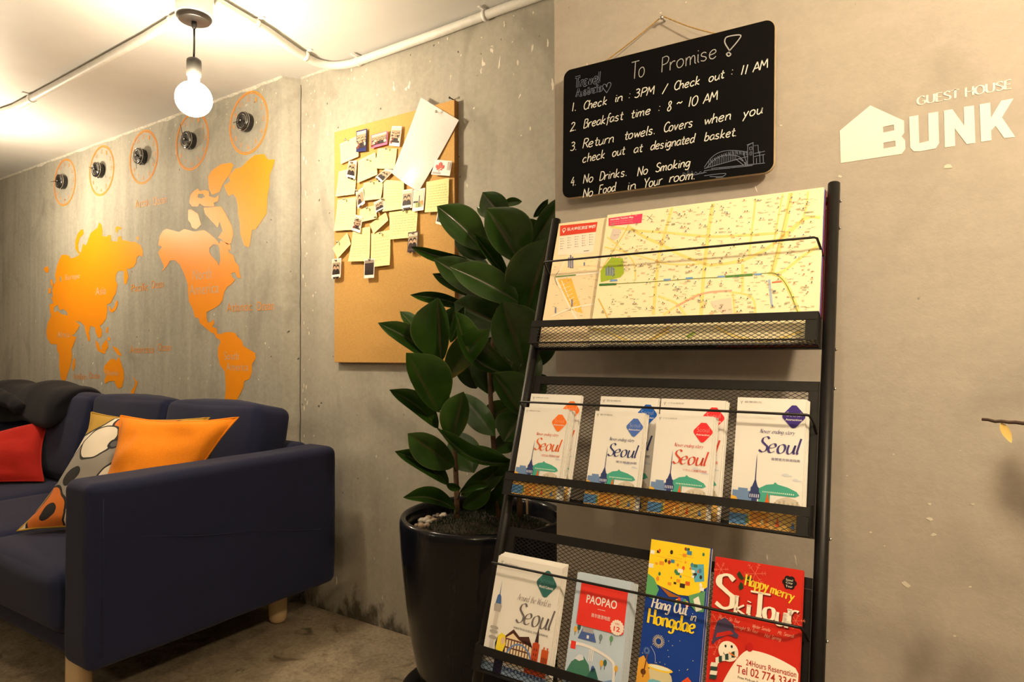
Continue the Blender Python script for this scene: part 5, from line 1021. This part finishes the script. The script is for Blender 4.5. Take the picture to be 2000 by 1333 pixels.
for k in range(8): b.ribbon([ll(232+14*k, 650+22*k), ll(285+8*k, 632+22*k)], .0010, Wr, .0005)
road(b, ll, "205,598 328,586", .0026, ink(srgb(90, 140, 70)), .0006, lw, lh); road(b, ll, "228,560 200,600 215,650", .0010, ink(srgb(110, 100, 90)), .0006, lw, lh)
for x, y, h_ in ((280, 540, 60), (292, 545, 80), (304, 545, 70), (300, 780, 45), (200, 820, 35), (375, 530, 20)):
    b.poly([ll(x, y), ll(x+9, y), ll(x+9, y-h_), ll(x, y-h_)], ink(srgb(125, 130, 165)), .0007)
for k in range(60):
    p = ll(rn.uniform(180, 460), rn.uniform(490, 860))
    for j in range(rn.randint(2, 5)): b.rect(p[0]+.0013*j, p[1], p[0]+.0009+.0013*j, p[1]+.001, mk[k % 4], .0008)
b.build('street_print', lm)
# ------------------------------------------------------------------ rubber plant in a glazed pot
PX, PYc = -1.105, 1.545
pl = thing('potted_rubber_plant', 'large dark-leaved rubber plant in a tall black glazed pot beside the brochure rack', 'potted plant', T(PX, PYc, .026))
b = MB()
b.lathe([(0, 0), (.150, 0), (.156, .004), (.160, .012), (.166, .03), (.175, .055), (.192, .12), (.208, .20), (.222, .30), (.233, .40), (.239, .47), (.242, .525), (.242, .542), (.238, .553), (.231, .556), (.223, .551), (.2195, .54), (.217, .50), (.215, .46)], (0, 0, 0), M_glaze, 72); b.build('pot', pl)
b = MB(); rn = random.Random(2)
def mound(x, y): r = math.hypot(x+.0, y)/.216; return .505+.030*max(0, 1-r*r)+.006*noise.noise(V(x*30, y*30, 0))
vv = [(0, 0, mound(0, 0))]; fs = []; NR, NS = 10, 48
for i in range(1, NR+1):
    for k in range(NS): r = .2165*i/NR; x, y = r*math.cos(6.2832*k/NS), r*math.sin(6.2832*k/NS); vv.append((x, y, mound(x, y)))
fs = [(0, 1+k, 1+(k+1) % NS) for k in range(NS)]+[(1+(i-1)*NS+k, 1+i*NS+k, 1+i*NS+(k+1) % NS, 1+(i-1)*NS+(k+1) % NS) for i in range(1, NR) for k in range(NS)]
b.add(vv, fs, M_soil, True); b.build('soil', pl)
b = MB()      # moss: many short blades on a bumpy patch
for k in range(3800):
    a = rn.uniform(0, 6.283); r = .18*math.sqrt(rn.random())*(1+.12*math.sin(3*a+1)); x, y = r*math.cos(a)+.012, r*math.sin(a)
    if math.hypot(x, y) > .205: continue
    z = mound(x, y)-.002; h = rn.uniform(.005, .016); t_ = rn.uniform(0, 6.283); w_ = .0016; dx, dy = rn.uniform(-.006, .006), rn.uniform(-.006, .006)
    c, s_ = math.cos(t_)*w_, math.sin(t_)*w_
    b.add([(x-c, y-s_, z), (x+c, y+s_, z), (x+dx, y+dy, z+h)], [(0, 1, 2)], M_moss)
o = b.build('moss', pl); o['kind'] = 'stuff'
for k in range(58):
    a = rn.uniform(2.6, 6.9); r = rn.uniform(.185, .206)
    if k < 12: a = rn.uniform(3.0, 3.9); r = rn.uniform(.16, .205)
    x, y = r*math.cos(a), r*math.sin(a); s = rn.uniform(.0045, .011) if k > 6 else rn.uniform(.010, .016)
    b = MB(); n, m = 8, 5; sq = (rn.uniform(.8, 1.3), rn.uniform(.7, 1.1), rn.uniform(.5, .8)); ph = rn.uniform(0, 9)
    vv = [(0, 0, -s*sq[2])]+[(s*sq[0]*math.sin(3.1416*i/m)*math.cos(6.283*j/n)*(1+.15*noise.noise(V(i, j, ph))), s*sq[1]*math.sin(3.1416*i/m)*math.sin(6.283*j/n)*(1+.15*noise.noise(V(j, i, ph))), -s*sq[2]*math.cos(3.1416*i/m)) for i in range(1, m) for j in range(n)]+[(0, 0, s*sq[2])]
    fs = [(0, 1+(j+1) % n, 1+j) for j in range(n)]+[(1+(i-1)*n+j, 1+(i-1)*n+(j+1) % n, 1+i*n+(j+1) % n, 1+i*n+j) for i in range(1, m-1) for j in range(n)]+[(1+(m-2)*n+j, 1+(m-2)*n+(j+1) % n, len(vv)-1) for j in range(n)]
    b.add(vv, fs, M_pebble[k % 3 if k > 6 else (0, 1)[k % 2]], True); o = b.build('pebble', pl); o.location = (x, y, mound(x, y)+s*.35); o.rotation_euler.z = ph
OPL = V(PX, PYc, .026)
def pp(u, v, Y): return atY(u, v, Y)-OPL
STEMS = [([(893, 1012, 1.47), (892, 960, 1.47), (889, 900, 1.475), (884, 840, 1.48), (872, 760, 1.48), (862, 700, 1.48)], .0085), ([(1016, 1010, 1.60), (1013, 940, 1.60), (1006, 860, 1.60), (1004, 780, 1.60), (1005, 700, 1.60), (1008, 600, 1.60), (1008, 510, 1.60), (985, 430, 1.60)], .0085), ([(975, 1012, 1.56), (966, 900, 1.56), (959, 790, 1.56), (955, 720, 1.57), (965, 650, 1.58), (975, 590, 1.58), (960, 500, 1.58)], .0085)]
for st, r in STEMS:
    q = [pp(*s) for s in st]; b = MB(); n = len(q)
    QQ = []
    for i in range(n-1): QQ += [q[i].lerp(q[i+1], k/4) for k in range(4)]
    QQ.append(q[-1]); N = len(QQ); b.tube(QQ, [r*(1-.45*i/N)*(1+.04*math.sin(i*2.1)) for i in range(N)], M_stem, 12); b.build('stem', pl)
b = MB(); b.tube([pp(1030, 1005, 1.52), pp(1028, 930, 1.53)], .0032, M_wood, 8); b.build('support_stake', pl)
LEAVES = []
def leaf(base, tip, wl, wr, Yb, Yt, arch=0.0, W=None, stalk=None, wide=.48, side=1):
    """base, tip, and apparent half widths (left and right of the way from base to tip) as seen from the front; depth of both ends"""
    B0, T0 = pp(*base, Yb), pp(*tip, Yt)
    mid = (B0+T0)/2; toc = (EYE-OPL-mid).normalized(); ax = T0-B0; L = ax.length
    pr = ax.cross(toc)*-1; pr.normalize()          # to the left of the axis as seen by the eye
    pr = toc.cross(ax).normalized()
    k = (mid-(EYE-OPL)).dot(_F)/FPX
    HW = max(wl, wr, W or 0)*k*1.03
    nl = math.sqrt(max(0, HW*HW-(wl*k)**2)); nr_ = math.sqrt(max(0, HW*HW-(wr*k)**2))
    el = pr*wl*k+toc*nl*side; er = -pr*wr*k+toc*nr_*side
    b = MB(); NU, NV = 16, 6; vv = []; uv = []
    for i in range(NU+1):
        t = i/NU; s_ = (math.sin(math.pi*t**1.06))**.58 if 0 < t < 1 else 0.0
        s_ *= 1-.25*max(0, t-.85)/.15 if t > .85 else 1
        if i == NU: s_ = 0
        ce = B0+ax*t+pr*(arch*k*math.sin(math.pi*t))-toc*0.0
        if t > .93: ce = ce+ax*(.03*(t-.93)/.07)
        for j in range(-NV, NV+1):
            f = j/NV; e = el if f < 0 else er
            a = abs(f); p = ce+e*s_*a+toc*(.16*HW*s_*(a-a*a)*1.2-.03*HW*math.sin(6*t+a*2)*a*s_)
            vv.append(p); uv.append((f, t))
    n = 2*NV+1; fs = [(i*n+j, i*n+j+1, (i+1)*n+j+1, (i+1)*n+j) for i in range(NU) for j in range(2*NV)]
    a_, b_, c_, d_ = (vv[q] for q in fs[len(fs)//2]); nm = (b_-a_).cross(d_-a_)
    if nm.dot(toc) < 0: fs = [f[::-1] for f in fs]
    b.add(vv, fs, M_leaf, True)
    for i, w_ in enumerate(uv): b.uv[i] = w_
    # thin tip and stalk
    o = b.build('leaf', pl)
    if stalk:
        s0 = pp(*stalk); c = MB(); c.tube([B0+ax*.02, (B0+s0)/2+V(0, 0, -.004), s0], [.0022, .0026, .003], M_petiole, 8); c.build('leaf_stalk', o)
    LEAVES.append(o)
F_, Bk = 1.40, 1.62
L_ = leaf
# upper crown
L_((990, 432), (944, 377), 30, 26, 1.58, 1.55, 0, None, (988, 470, 1.60)); L_((980, 402), (1019, 394), 9, 8, 1.64, 1.66, 3)
L_((1016, 512), (952, 410), 28, 60, 1.54, 1.45, 0, None, (1008, 520, 1.60)); L_((942, 487), (856, 405), 28, 40, 1.56, 1.46, -4, None, (962, 505, 1.58))
L_((915, 508), (805, 483), 12, 11, 1.60, 1.50, 6, 30); L_((950, 506), (890, 452), 26, 8, 1.64, 1.60, 0, 28)
L_((992, 548), (924, 456), 8, 19, 1.53, 1.44, 0, 30); L_((968, 580), (850, 508), 26, 34, 1.57, 1.47, 0, None, (975, 600, 1.58))
L_((1014, 592), (882, 523), 28, 36, 1.52, 1.38, -4, None, (1008, 610, 1.60)); L_((1022, 625), (1074, 468), 62, 40, 1.56, 1.50, 0, None, (1008, 640, 1.60))
L_((1040, 480), (1100, 385), 20, 36, 1.60, 1.62); L_((1042, 425), (1070, 390), 6, 9, 1.62, 1.63, 0, 14)
L_((958, 425), (932, 405), 9, 12, 1.66, 1.67); L_((915, 602), (804, 577), 13, 12, 1.61, 1.50, -5, 26); L_((935, 580), (847, 536), 17, 12, 1.62, 1.54, -5, 26)
L_((990, 640), (890, 592), 46, 42, 1.60, 1.55); L_((1022, 712), (982, 593), 40, 62, 1.54, 1.44, 0, None, (1006, 730, 1.60))
L_((1003, 735), (892, 612), 10, 42, 1.53, 1.38, 34, 44); L_((1015, 770), (1042, 680), 30, 30, 1.58, 1.60); L_((950, 672), (957, 770), 36, 34, 1.60, 1.57, 0, None, (957, 660, 1.58))
# front rosette
L_((862, 706), (856, 585), 57, 18, 1.47, 1.40, 0, None, (866, 730, 1.48)); L_((845, 706), (741, 633), 16, 26, 1.46, 1.33, -8, 30, (864, 725, 1.48))
L_((856, 806), (795, 693), 18, 60, 1.44, 1.28, 0, None, (876, 800, 1.48)); L_((872, 742), (955, 646), 32, 22, 1.47, 1.40, 6, None, (872, 760, 1.48))
L_((822, 655), (782, 610), 9, 18, 1.52, 1.52, 0, 20); L_((880, 670), (906, 601), 12, 10, 1.50, 1.52, 0, 22); L_((880, 650), (888, 600), 22, 22, 1.56, 1.56)
L_((856, 838), (763, 764), 13, 26, 1.46, 1.32, -8, 30, (882, 850, 1.48)); L_((884, 862), (905, 768), 36, 20, 1.46, 1.44, 0, None, (886, 880, 1.475))
L_((888, 912), (799, 849), 34, 26, 1.44, 1.30, 0, None, (889, 920, 1.475)); L_((877, 948), (774, 884), 14, 24, 1.45, 1.30, -8, 30, (891, 958, 1.47))
L_((890, 995), (790, 973), 10, 22, 1.44, 1.30, -10, 32, (893, 1003, 1.47)); L_((898, 962), (954, 948), 9, 10, 1.42, 1.38, 6, 22, (893, 975, 1.47)); L_((900, 955), (872, 947), 9, 6, 1.41, 1.37, 0, 16)
L_((1006, 906), (858, 840), 6, 24, 1.50, 1.34, 24, 34, (1003, 915, 1.60)); L_((1022, 812), (985, 862), 22, 40, 1.52, 1.46); L_((1018, 812), (964, 731), 16, 50, 1.50, 1.42, 0, None, (1006, 830, 1.60))
# dark filling leaves deeper inside
for a in (((900, 770), (965, 850), 24, 26, 1.56, 1.52), ((925, 872), (1002, 915), 14, 18, 1.54, 1.50), ((900, 968), (985, 912), 20, 24, 1.52, 1.50), ((962, 950), (1010, 905), 18, 20, 1.53, 1.47), ((903, 992), (958, 955), 14, 20, 1.52, 1.50), ((950, 1003), (1000, 950), 22, 26, 1.57, 1.53), ((888, 845), (925, 922), 32, 34, 1.55, 1.52),
          ((985, 560), (1060, 520), 30, 36, 1.66, 1.66), ((950, 560), (905, 500), 30, 30, 1.66, 1.66), ((1010, 660), (1065, 600), 34, 40, 1.66, 1.66), ((965, 720), (925, 640), 34, 40, 1.63, 1.62), ((1000, 780), (1065, 735), 26, 36, 1.66, 1.66), ((930, 760), (905, 690), 26, 30, 1.62, 1.60), ((1010, 870), (1060, 830), 26, 26, 1.66, 1.66), ((1000, 470), (1062, 440), 26, 30, 1.67, 1.68), ((940, 830), (1000, 790), 26, 26, 1.62, 1.60), ((985, 500), (960, 425), 30, 26, 1.66, 1.64), ((985, 640), (1030, 560), 36, 36, 1.67, 1.67), ((960, 880), (1020, 850), 20, 20, 1.63, 1.60), ((1040, 720), (1078, 640), 24, 26, 1.66, 1.66), ((980, 690), (1040, 760), 26, 30, 1.66, 1.64), ((930, 640), (965, 560), 30, 30, 1.67, 1.66)):
    L_(*a)
# saucer
b = MB(); b.lathe([(0, 0), (.205, 0), (.225, .012), (.239, .073), (.242, .079), (.236, .080), (.222, .030), (.215, .022), (0, .022)], (0, 0, 0), M_blackp, 64); tag(b.build('plant_saucer', None, T(PX, PYc, .0005)), 'black plastic saucer under the glazed plant pot', 'saucer')
# ------------------------------------------------------------------ sofa
def coords1(h, r, n=8):
    a = [-h, -h+r*.12, -h+r*.35, -h+r*.65, -h+r]; m = [-(h-r)+2*(h-r)*i/n for i in range(1, n)]
    return a+m+[-q for q in a[::-1]]
def rbox(b, c, d, r, m, puff=0.0, tilt=0.0, wob=0.0, seed=0, n=8, rz=0.0):
    """soft box: centre, size, edge radius; puff swells the faces"""
    hx, hy, hz = (q/2 for q in d); C = [coords1(h, min(r, h*.98), n) for h in (hx, hy, hz)]; H = (hx, hy, hz); idx = {}; vv = []; fs = []
    R_ = Matrix.Rotation(rz, 3, 'Z') @ Matrix.Rotation(tilt, 3, 'X')
    def vert(p):
        k = tuple(round(q, 6) for q in p)
        if k in idx: return idx[k]
        i_ = [max(-(h-r), min(h-r, q)) for q, h in zip(p, H)]; dv = Vector(p)-Vector(i_)
        q = Vector(i_)+(dv.normalized()*r if dv.length > 1e-9 else dv)
        if puff:
            fx, fy, fz = (1-(a/h)**2 for a, h in zip(p, H))
            q = q+V(math.copysign(puff*.5*fy*fz, p[0]) if abs(p[0]) > hx-r else 0, math.copysign(puff*fx*fz, p[1]) if abs(p[1]) > hy-r else 0, math.copysign(puff*fx*fy, p[2]) if abs(p[2]) > hz-r else 0)
        if wob: q = q+V(*(noise.noise_vector(q*7+V(seed, 0, 0))))*wob+V(*(noise.noise_vector(q*19+V(0, seed, 0))))*wob*.35
        idx[k] = len(vv); vv.append(R_ @ q+Vector(c)); return idx[k]
    for ax in range(3):
        o1, o2 = [(1, 2), (2, 0), (0, 1)][ax]
        for sg in (-1, 1):
            A, B_ = C[o1], C[o2]
            for i in range(len(A)-1):
                for j in range(len(B_)-1):
                    q = []
                    for a, e in ((A[i], B_[j]), (A[i+1], B_[j]), (A[i+1], B_[j+1]), (A[i], B_[j+1])):
                        p = [0, 0, 0]; p[ax] = sg*H[ax]; p[o1] = a; p[o2] = e; q.append(vert(p))
                    fs.append(q if sg > 0 else q[::-1])
    b.add(vv, fs, m, True)
SX = -1.895
so = thing('sofa', 'long navy fabric sofa on pale wooden legs under the orange world map', 'sofa', T(-3.33, 1.27, 0))
OS = V(-3.33, 1.27, 0)
def sb(x0, x1, y0, y1, z0, z1, r, name, **k):
    b = MB(); rbox(b, ((x0+x1)/2-OS.x, (y0+y1)/2-OS.y, (z0+z1)/2), (x1-x0, y1-y0, z1-z0), r, M_navy, **k); return b.build(name, so)
for x0 in (SX-.155, -4.77):
    arm = sb(x0, x0+.155, .84, 1.705, .187, .697, .030, 'armrest', wob=.003, seed=x0, n=12)
    b = MB()      # seams of the loose cover
    for yy in (.876,): b.tube([(x0+.155-OS.x+.0002, yy-OS.y, .23), (x0+.155-OS.x+.0012, yy-OS.y, .45), (x0+.155-OS.x+.0002, yy-OS.y, .655)], .0016, M_navy, 6)
    b.tube([(x0+.155-OS.x+.0008, .88-OS.y+.82*k/12-.01, .545+.0035*math.sin(k*1.1)-.155*k/12) for k in range(12)], .0016, M_navy, 6)
    b.build('cover_seam', arm)
sb(-4.62, SX-.15, 1.605, 1.705, .187, .702, .035, 'back_frame', wob=.003, n=14)
sb(-4.62, SX-.15, .872, 1.61, .178, .262, .02, 'seat_base', n=14)
CW = .64
for k in range(4):
    x1 = SX-.163-k*CW-(.018 if k == 0 else 0); x0 = SX-.155-(k+1)*CW+.004
    sb(x0, x1, .835, 1.52, .245, .43, .045, 'seat_cushion', puff=.012, wob=.004, seed=k*3.1)
    b = MB(); rbox(b, ((x0+x1)/2-OS.x, 1.530-OS.y, .640), (x1-x0-.004, .165, .412), .032, M_navy, .020, -math.radians(10), .007, k*5.7+2); cu = b.build('back_cushion', so)
    b = MB(); Rt = Matrix.Rotation(-math.radians(10), 3, 'X')
    for sx in (-1, 1):
        hx = (x1-x0-.004)/2-.004
        pts = [Rt @ V(sx*hx, -.0825+.03, z) for z in (-.165, -.08, 0, .08, .158)]; b.tube([p+V((x0+x1)/2-OS.x, 1.530-OS.y, .640) for p in pts], .0022, M_navy, 6)
    b.build('cushion_piping', cu)
for x, y in ((-2.115, .915), (-2.152, 1.632), (-4.55, .915), (-4.55, 1.632)):
    b = MB(); b.lathe([(0, .0), (.014, .001), (.026, .006), (.0325, .018), (.034, .035), (.034, .195), (0, .195)], (x-OS.x, y-OS.y, 0), M_wood, 32); b.build('leg', so)
# ------------------------------------------------------------------ cushions and the garment
def pillow(name, label, c, th, m, pinch=.045, seed=0, wr=.006, n=22, uvs=(1, 1), uvo=(0, 0), back=1.0, pinv=None):
    """c: TL, TR, BR, BL"""
    pinv = pinch if pinv is None else pinv
    c = [Vector(q) for q in c]; o = (c[0]+c[1]+c[2]+c[3])/4; c = [q-o for q in c]
    nm = (c[1]-c[0]).cross(c[3]-c[0]).normalized()*-1
    if nm.dot(EYE-o) < 0: nm = -nm
    b = MB(); k = n+1
    for sd in (1, -1):
        vv = []
        for j in range(k):
            for i in range(k):
                u, v = i/n, j/n
                pu, pv = u*2-1, v*2-1
                uu = u-pinch*pu*(1-pv*pv)*abs(pu)**3; v2 = v-pinv*pv*(1-pu*pu)*abs(pv)**3
                p = c[0]*(1-uu)*(1-v2)+c[1]*uu*(1-v2)+c[2]*uu*v2+c[3]*(1-uu)*v2
                h = max(0, (1-pu*pu)*(1-pv*pv))**.42*(1-.18*(pu*pu+pv*pv))
                q = V(u*3, v*3, seed+sd)
                wv = noise.noise(q*1.4)*wr*2+noise.noise(V(u*9, v*5, seed))*wr+noise.noise(V(u*3+v*14, v*4, seed))*wr*.7
                e = min(1, 6*min(u, 1-u, v, 1-v))
                vv.append(p+nm*sd*(h*th/2+wv*e)*(1 if sd > 0 else back)+nm*noise.noise(V(u*4, v*4, seed+5))*.006)
                b.uv[len(b.v)+len(vv)-1] = (u*uvs[0]+uvo[0], v*uvs[1]+uvo[1])
        fs = [(j*k+i, (j+1)*k+i, (j+1)*k+i+1, j*k+i+1) for j in range(n) for i in range(n)]
        a_, b_, d_ = (vv[q] for q in (fs[n*n//2][0], fs[n*n//2][1], fs[n*n//2][3]))
        if (b_-a_).cross(d_-a_).dot(nm*sd) < 0: fs = [f[::-1] for f in fs]
        b.add(vv, fs, m, True)
    ob = b.build(name, None, T(*o)); tag(ob, label, 'cushion')
    edge = []
    for i in range(0, 4*n):
        sI = i//n; t = (i % n)/n; u, v = ((t, 0), (1, t), (1-t, 1), (0, 1-t))[sI]; pu, pv = u*2-1, v*2-1
        uu = u-pinch*pu*(1-pv*pv)*abs(pu)**3; v2 = v-pinv*pv*(1-pu*pu)*abs(pv)**3
        edge.append(c[0]*(1-uu)*(1-v2)+c[1]*uu*(1-v2)+c[2]*uu*v2+c[3]*(1-uu)*v2+nm*noise.noise(V(u*4, v*4, seed+5))*.006)
    e = MB(); e.tube(edge+[edge[0]], .0035, m, 8, False); e.build('cushion_seam', ob)
    for i in range(len(e.v)): pass
    return ob
pillow('throw_cushion', 'patterned cushion in white, grey, mustard and rust with black outlines, behind the orange cushion', [(-2.69, 1.20, .825), (-2.25, 1.405, .81), (-2.215, 1.15, .445), (-2.635, .945, .442)], .13, M_pat, .13, 3, .004, 24, (1.0, 1.0), (0, 0), pinv=.05)
pillow('throw_cushion', 'plain orange cushion leaning on the sofa armrest', [(-2.372, 1.152, .832), (-2.045, 1.385, .824), (-2.085, 1.165, .455), (-2.265, .972, .455)], .14, M_orangef, .085, 8, .009, pinv=.05)
pillow('throw_cushion', 'plain red cushion under the dark garment at the left of the sofa', [(-3.95, 1.06, .60), (-3.70, 1.46, .725), (-3.53, 1.37, .447), (-3.80, .96, .447)], .13, M_red, .05, 12, .008)
def garment():
    b = MB(); NX, rn = 44, random.Random(6); rings = []; x0, x1 = -4.45, -3.505
    prof = [(1.665, .70), (1.67, .78), (1.655, .855), (1.60, .895), (1.52, .898), (1.455, .885), (1.415, .84), (1.395, .775), (1.385, .715), (1.398, .695), (1.425, .705), (1.435, .76), (1.455, .82), (1.50, .862), (1.57, .872), (1.63, .85), (1.648, .80), (1.65, .72)]
    cy, cz = 1.52, .80; m = len(prof)
    for i in range(NX+1):
        t = i/NX; x = x0+(x1-x0)*t; e = min(1, (1-t)*9+.0); s = .55+.45*math.sqrt(max(0, 1-(1-e)**2)); ring = []
        for k, (y, z) in enumerate(prof):
            q = V(x*5, y*9, z*9); nz = noise.noise(q)*.014+noise.noise(q*2.3+V(5, 0, 0))*.006
            fold = .005*math.sin(x*19+z*14+2*noise.noise(V(x*3, z*4, 9)))
            outer = k < 10
            yy = cy+(y-cy)*(1+(nz+fold)*2.2*(1 if outer else .1))*(s if t > .5 else 1); zz_ = cz+.05+(z-cz-.05)*(s if t > .5 else 1)+(nz*.9+.01*math.sin(x*11) if outer else 0)
            ring.append((x+.02*noise.noise(q*1.5)-.0, yy, zz_))
        rings.append(ring)
    o = V(-3.95, 1.52, .8); vv = [Vector(p)-o for r in rings for p in r]
    fs = [(i*m+k, i*m+(k+1) % m, (i+1)*m+(k+1) % m, (i+1)*m+k) for i in range(NX) for k in range(m)]+[tuple(range(m))[::-1], tuple(NX*m+k for k in range(m))]
    b.add(vv, fs, M_jacket, True); ob = b.build('jacket', None, T(*o)); tag(ob, 'dark navy knitted garment thrown over the sofa back above the red cushion', 'jacket')
    md = ob.modifiers.new('soft', 'SUBSURF'); md.levels = 1; md.render_levels = 2
    s = MB()          # a rolled sleeve lying across the front
    P_ = [V(-4.5, 1.36, .80), V(-4.25, 1.365, .835), V(-4.05, 1.37, .83), V(-3.9, 1.375, .80), V(-3.80, 1.385, .765)]
    Q = []
    for i in range(len(P_)-1): Q += [P_[i].lerp(P_[i+1], k/6) for k in range(6)]
    s.tube([q-o for q in Q], [.042*(1-.35*(i/len(Q))**2)*(1+.10*math.sin(i*1.3)) for i in range(len(Q))], M_jacket, 16); s.build('sleeve', ob)
garment()
# ------------------------------------------------------------------ dry branches in a vase, mostly beyond the right edge
VX, VY = .52, .95
vz = thing('branch_vase', 'twig with a small yellowing leaf reaching in from the right edge', 'dried branches', T(VX, VY, 0))
b = MB(); b.lathe([(0, 0), (.075, 0), (.09, .02), (.11, .15), (.115, .28), (.09, .42), (.055, .50), (.05, .54), (.062, .56), (.056, .562), (.045, .54), (.04, .5)], (0, 0, 0), mat('vase_stoneware', (.10, .07, .05), .4), 40); b.build('vase', vz)
M_twig = mat('twig_bark', (.045, .022, .014), .7, 0, .3, 80)
M_dry = mat('yellowing_leaf', (.55, .38, .10), .6, 0, .2, 30); M_dry2 = mat('dull_green_leaf', (.10, .12, .05), .6, 0, .3, 20)
def twig(pts, r):
    q = [Vector(p)-V(VX, VY, 0) for p in pts]; Q = []
    for i in range(len(q)-1): Q += [q[i].lerp(q[i+1], k/6)+V(*noise.noise_vector(q[i]*9+V(k, 0, 0)))*.0015 for k in range(6)]
    Q.append(q[-1]); b = MB(); n = len(Q); b.tube(Q, [r*(1-.62*i/n) for i in range(n)], M_twig, 8); return b.build('twig', vz)
t0 = twig([(VX, VY, .45), (.47, .955, .70), (.36, .975, .90), (.24, .99, .955), (.14, .995, .960), (.09, 1.0, .961), (.05, 1.0, .9635)], .0045)
twig([(VX, VY, .45), (.40, 1.02, .75), (.27, 1.05, .90), (.22, 1.07, 1.02)], .004); twig([(VX, VY, .45), (.60, .90, .85), (.62, .86, 1.2)], .004); twig([(VX, VY, .45), (.34, .98, .62), (.19, 1.0, .74)], .004)
def dleaf(p, d, ln, wd, m, name='dry_leaf'):
    p = Vector(p)-V(VX, VY, 0); d = Vector(d).normalized(); n = d.cross(V(.3, -1, .2)).normalized(); u = n.cross(d); b = MB(); vv = []; N = 8
    for i in range(N+1):
        t = i/N; w_ = wd*math.sin(math.pi*t**.8)**.8 if 0 < t < 1 else 0
        for j in (-1, 0, 1): vv.append(p+d*ln*t+n*w_*j+u*(.25*w_*abs(j)+.12*ln*t*t))
    b.add(vv, [(i*3+j, i*3+j+1, i*3+j+4, i*3+j+3) for i in range(N) for j in (0, 1)], m, True); return b.build(name, vz)
pL = atY(1955, 826, 1.0); dleaf(pL, (.008, 0, -.022), .026, .0050, M_dry)
for p, d, l, w_, m in (((.22, .99, .955), (-.3, .1, -1), .11, .022, M_dry2), ((.27, .98, .94), (.1, 0, -1), .13, .026, M_dry2), ((.19, 1.0, .74), (-.4, 0, -1), .12, .024, M_dry2), ((.23, 1.07, 1.02), (-.2, 0, .9), .10, .02, M_dry2), ((.30, 1.03, .85), (-.5, 0, -.8), .13, .028, M_dry2), ((.34, .98, .62), (.1, 0, -1), .12, .024, M_dry2), ((.17, .995, .958), (-.15, 0, -1), .06, .014, M_dry2), ((.62, .86, 1.2), (.3, 0, 1), .14, .03, M_dry2)):
    dleaf(p, d, l, w_, m)
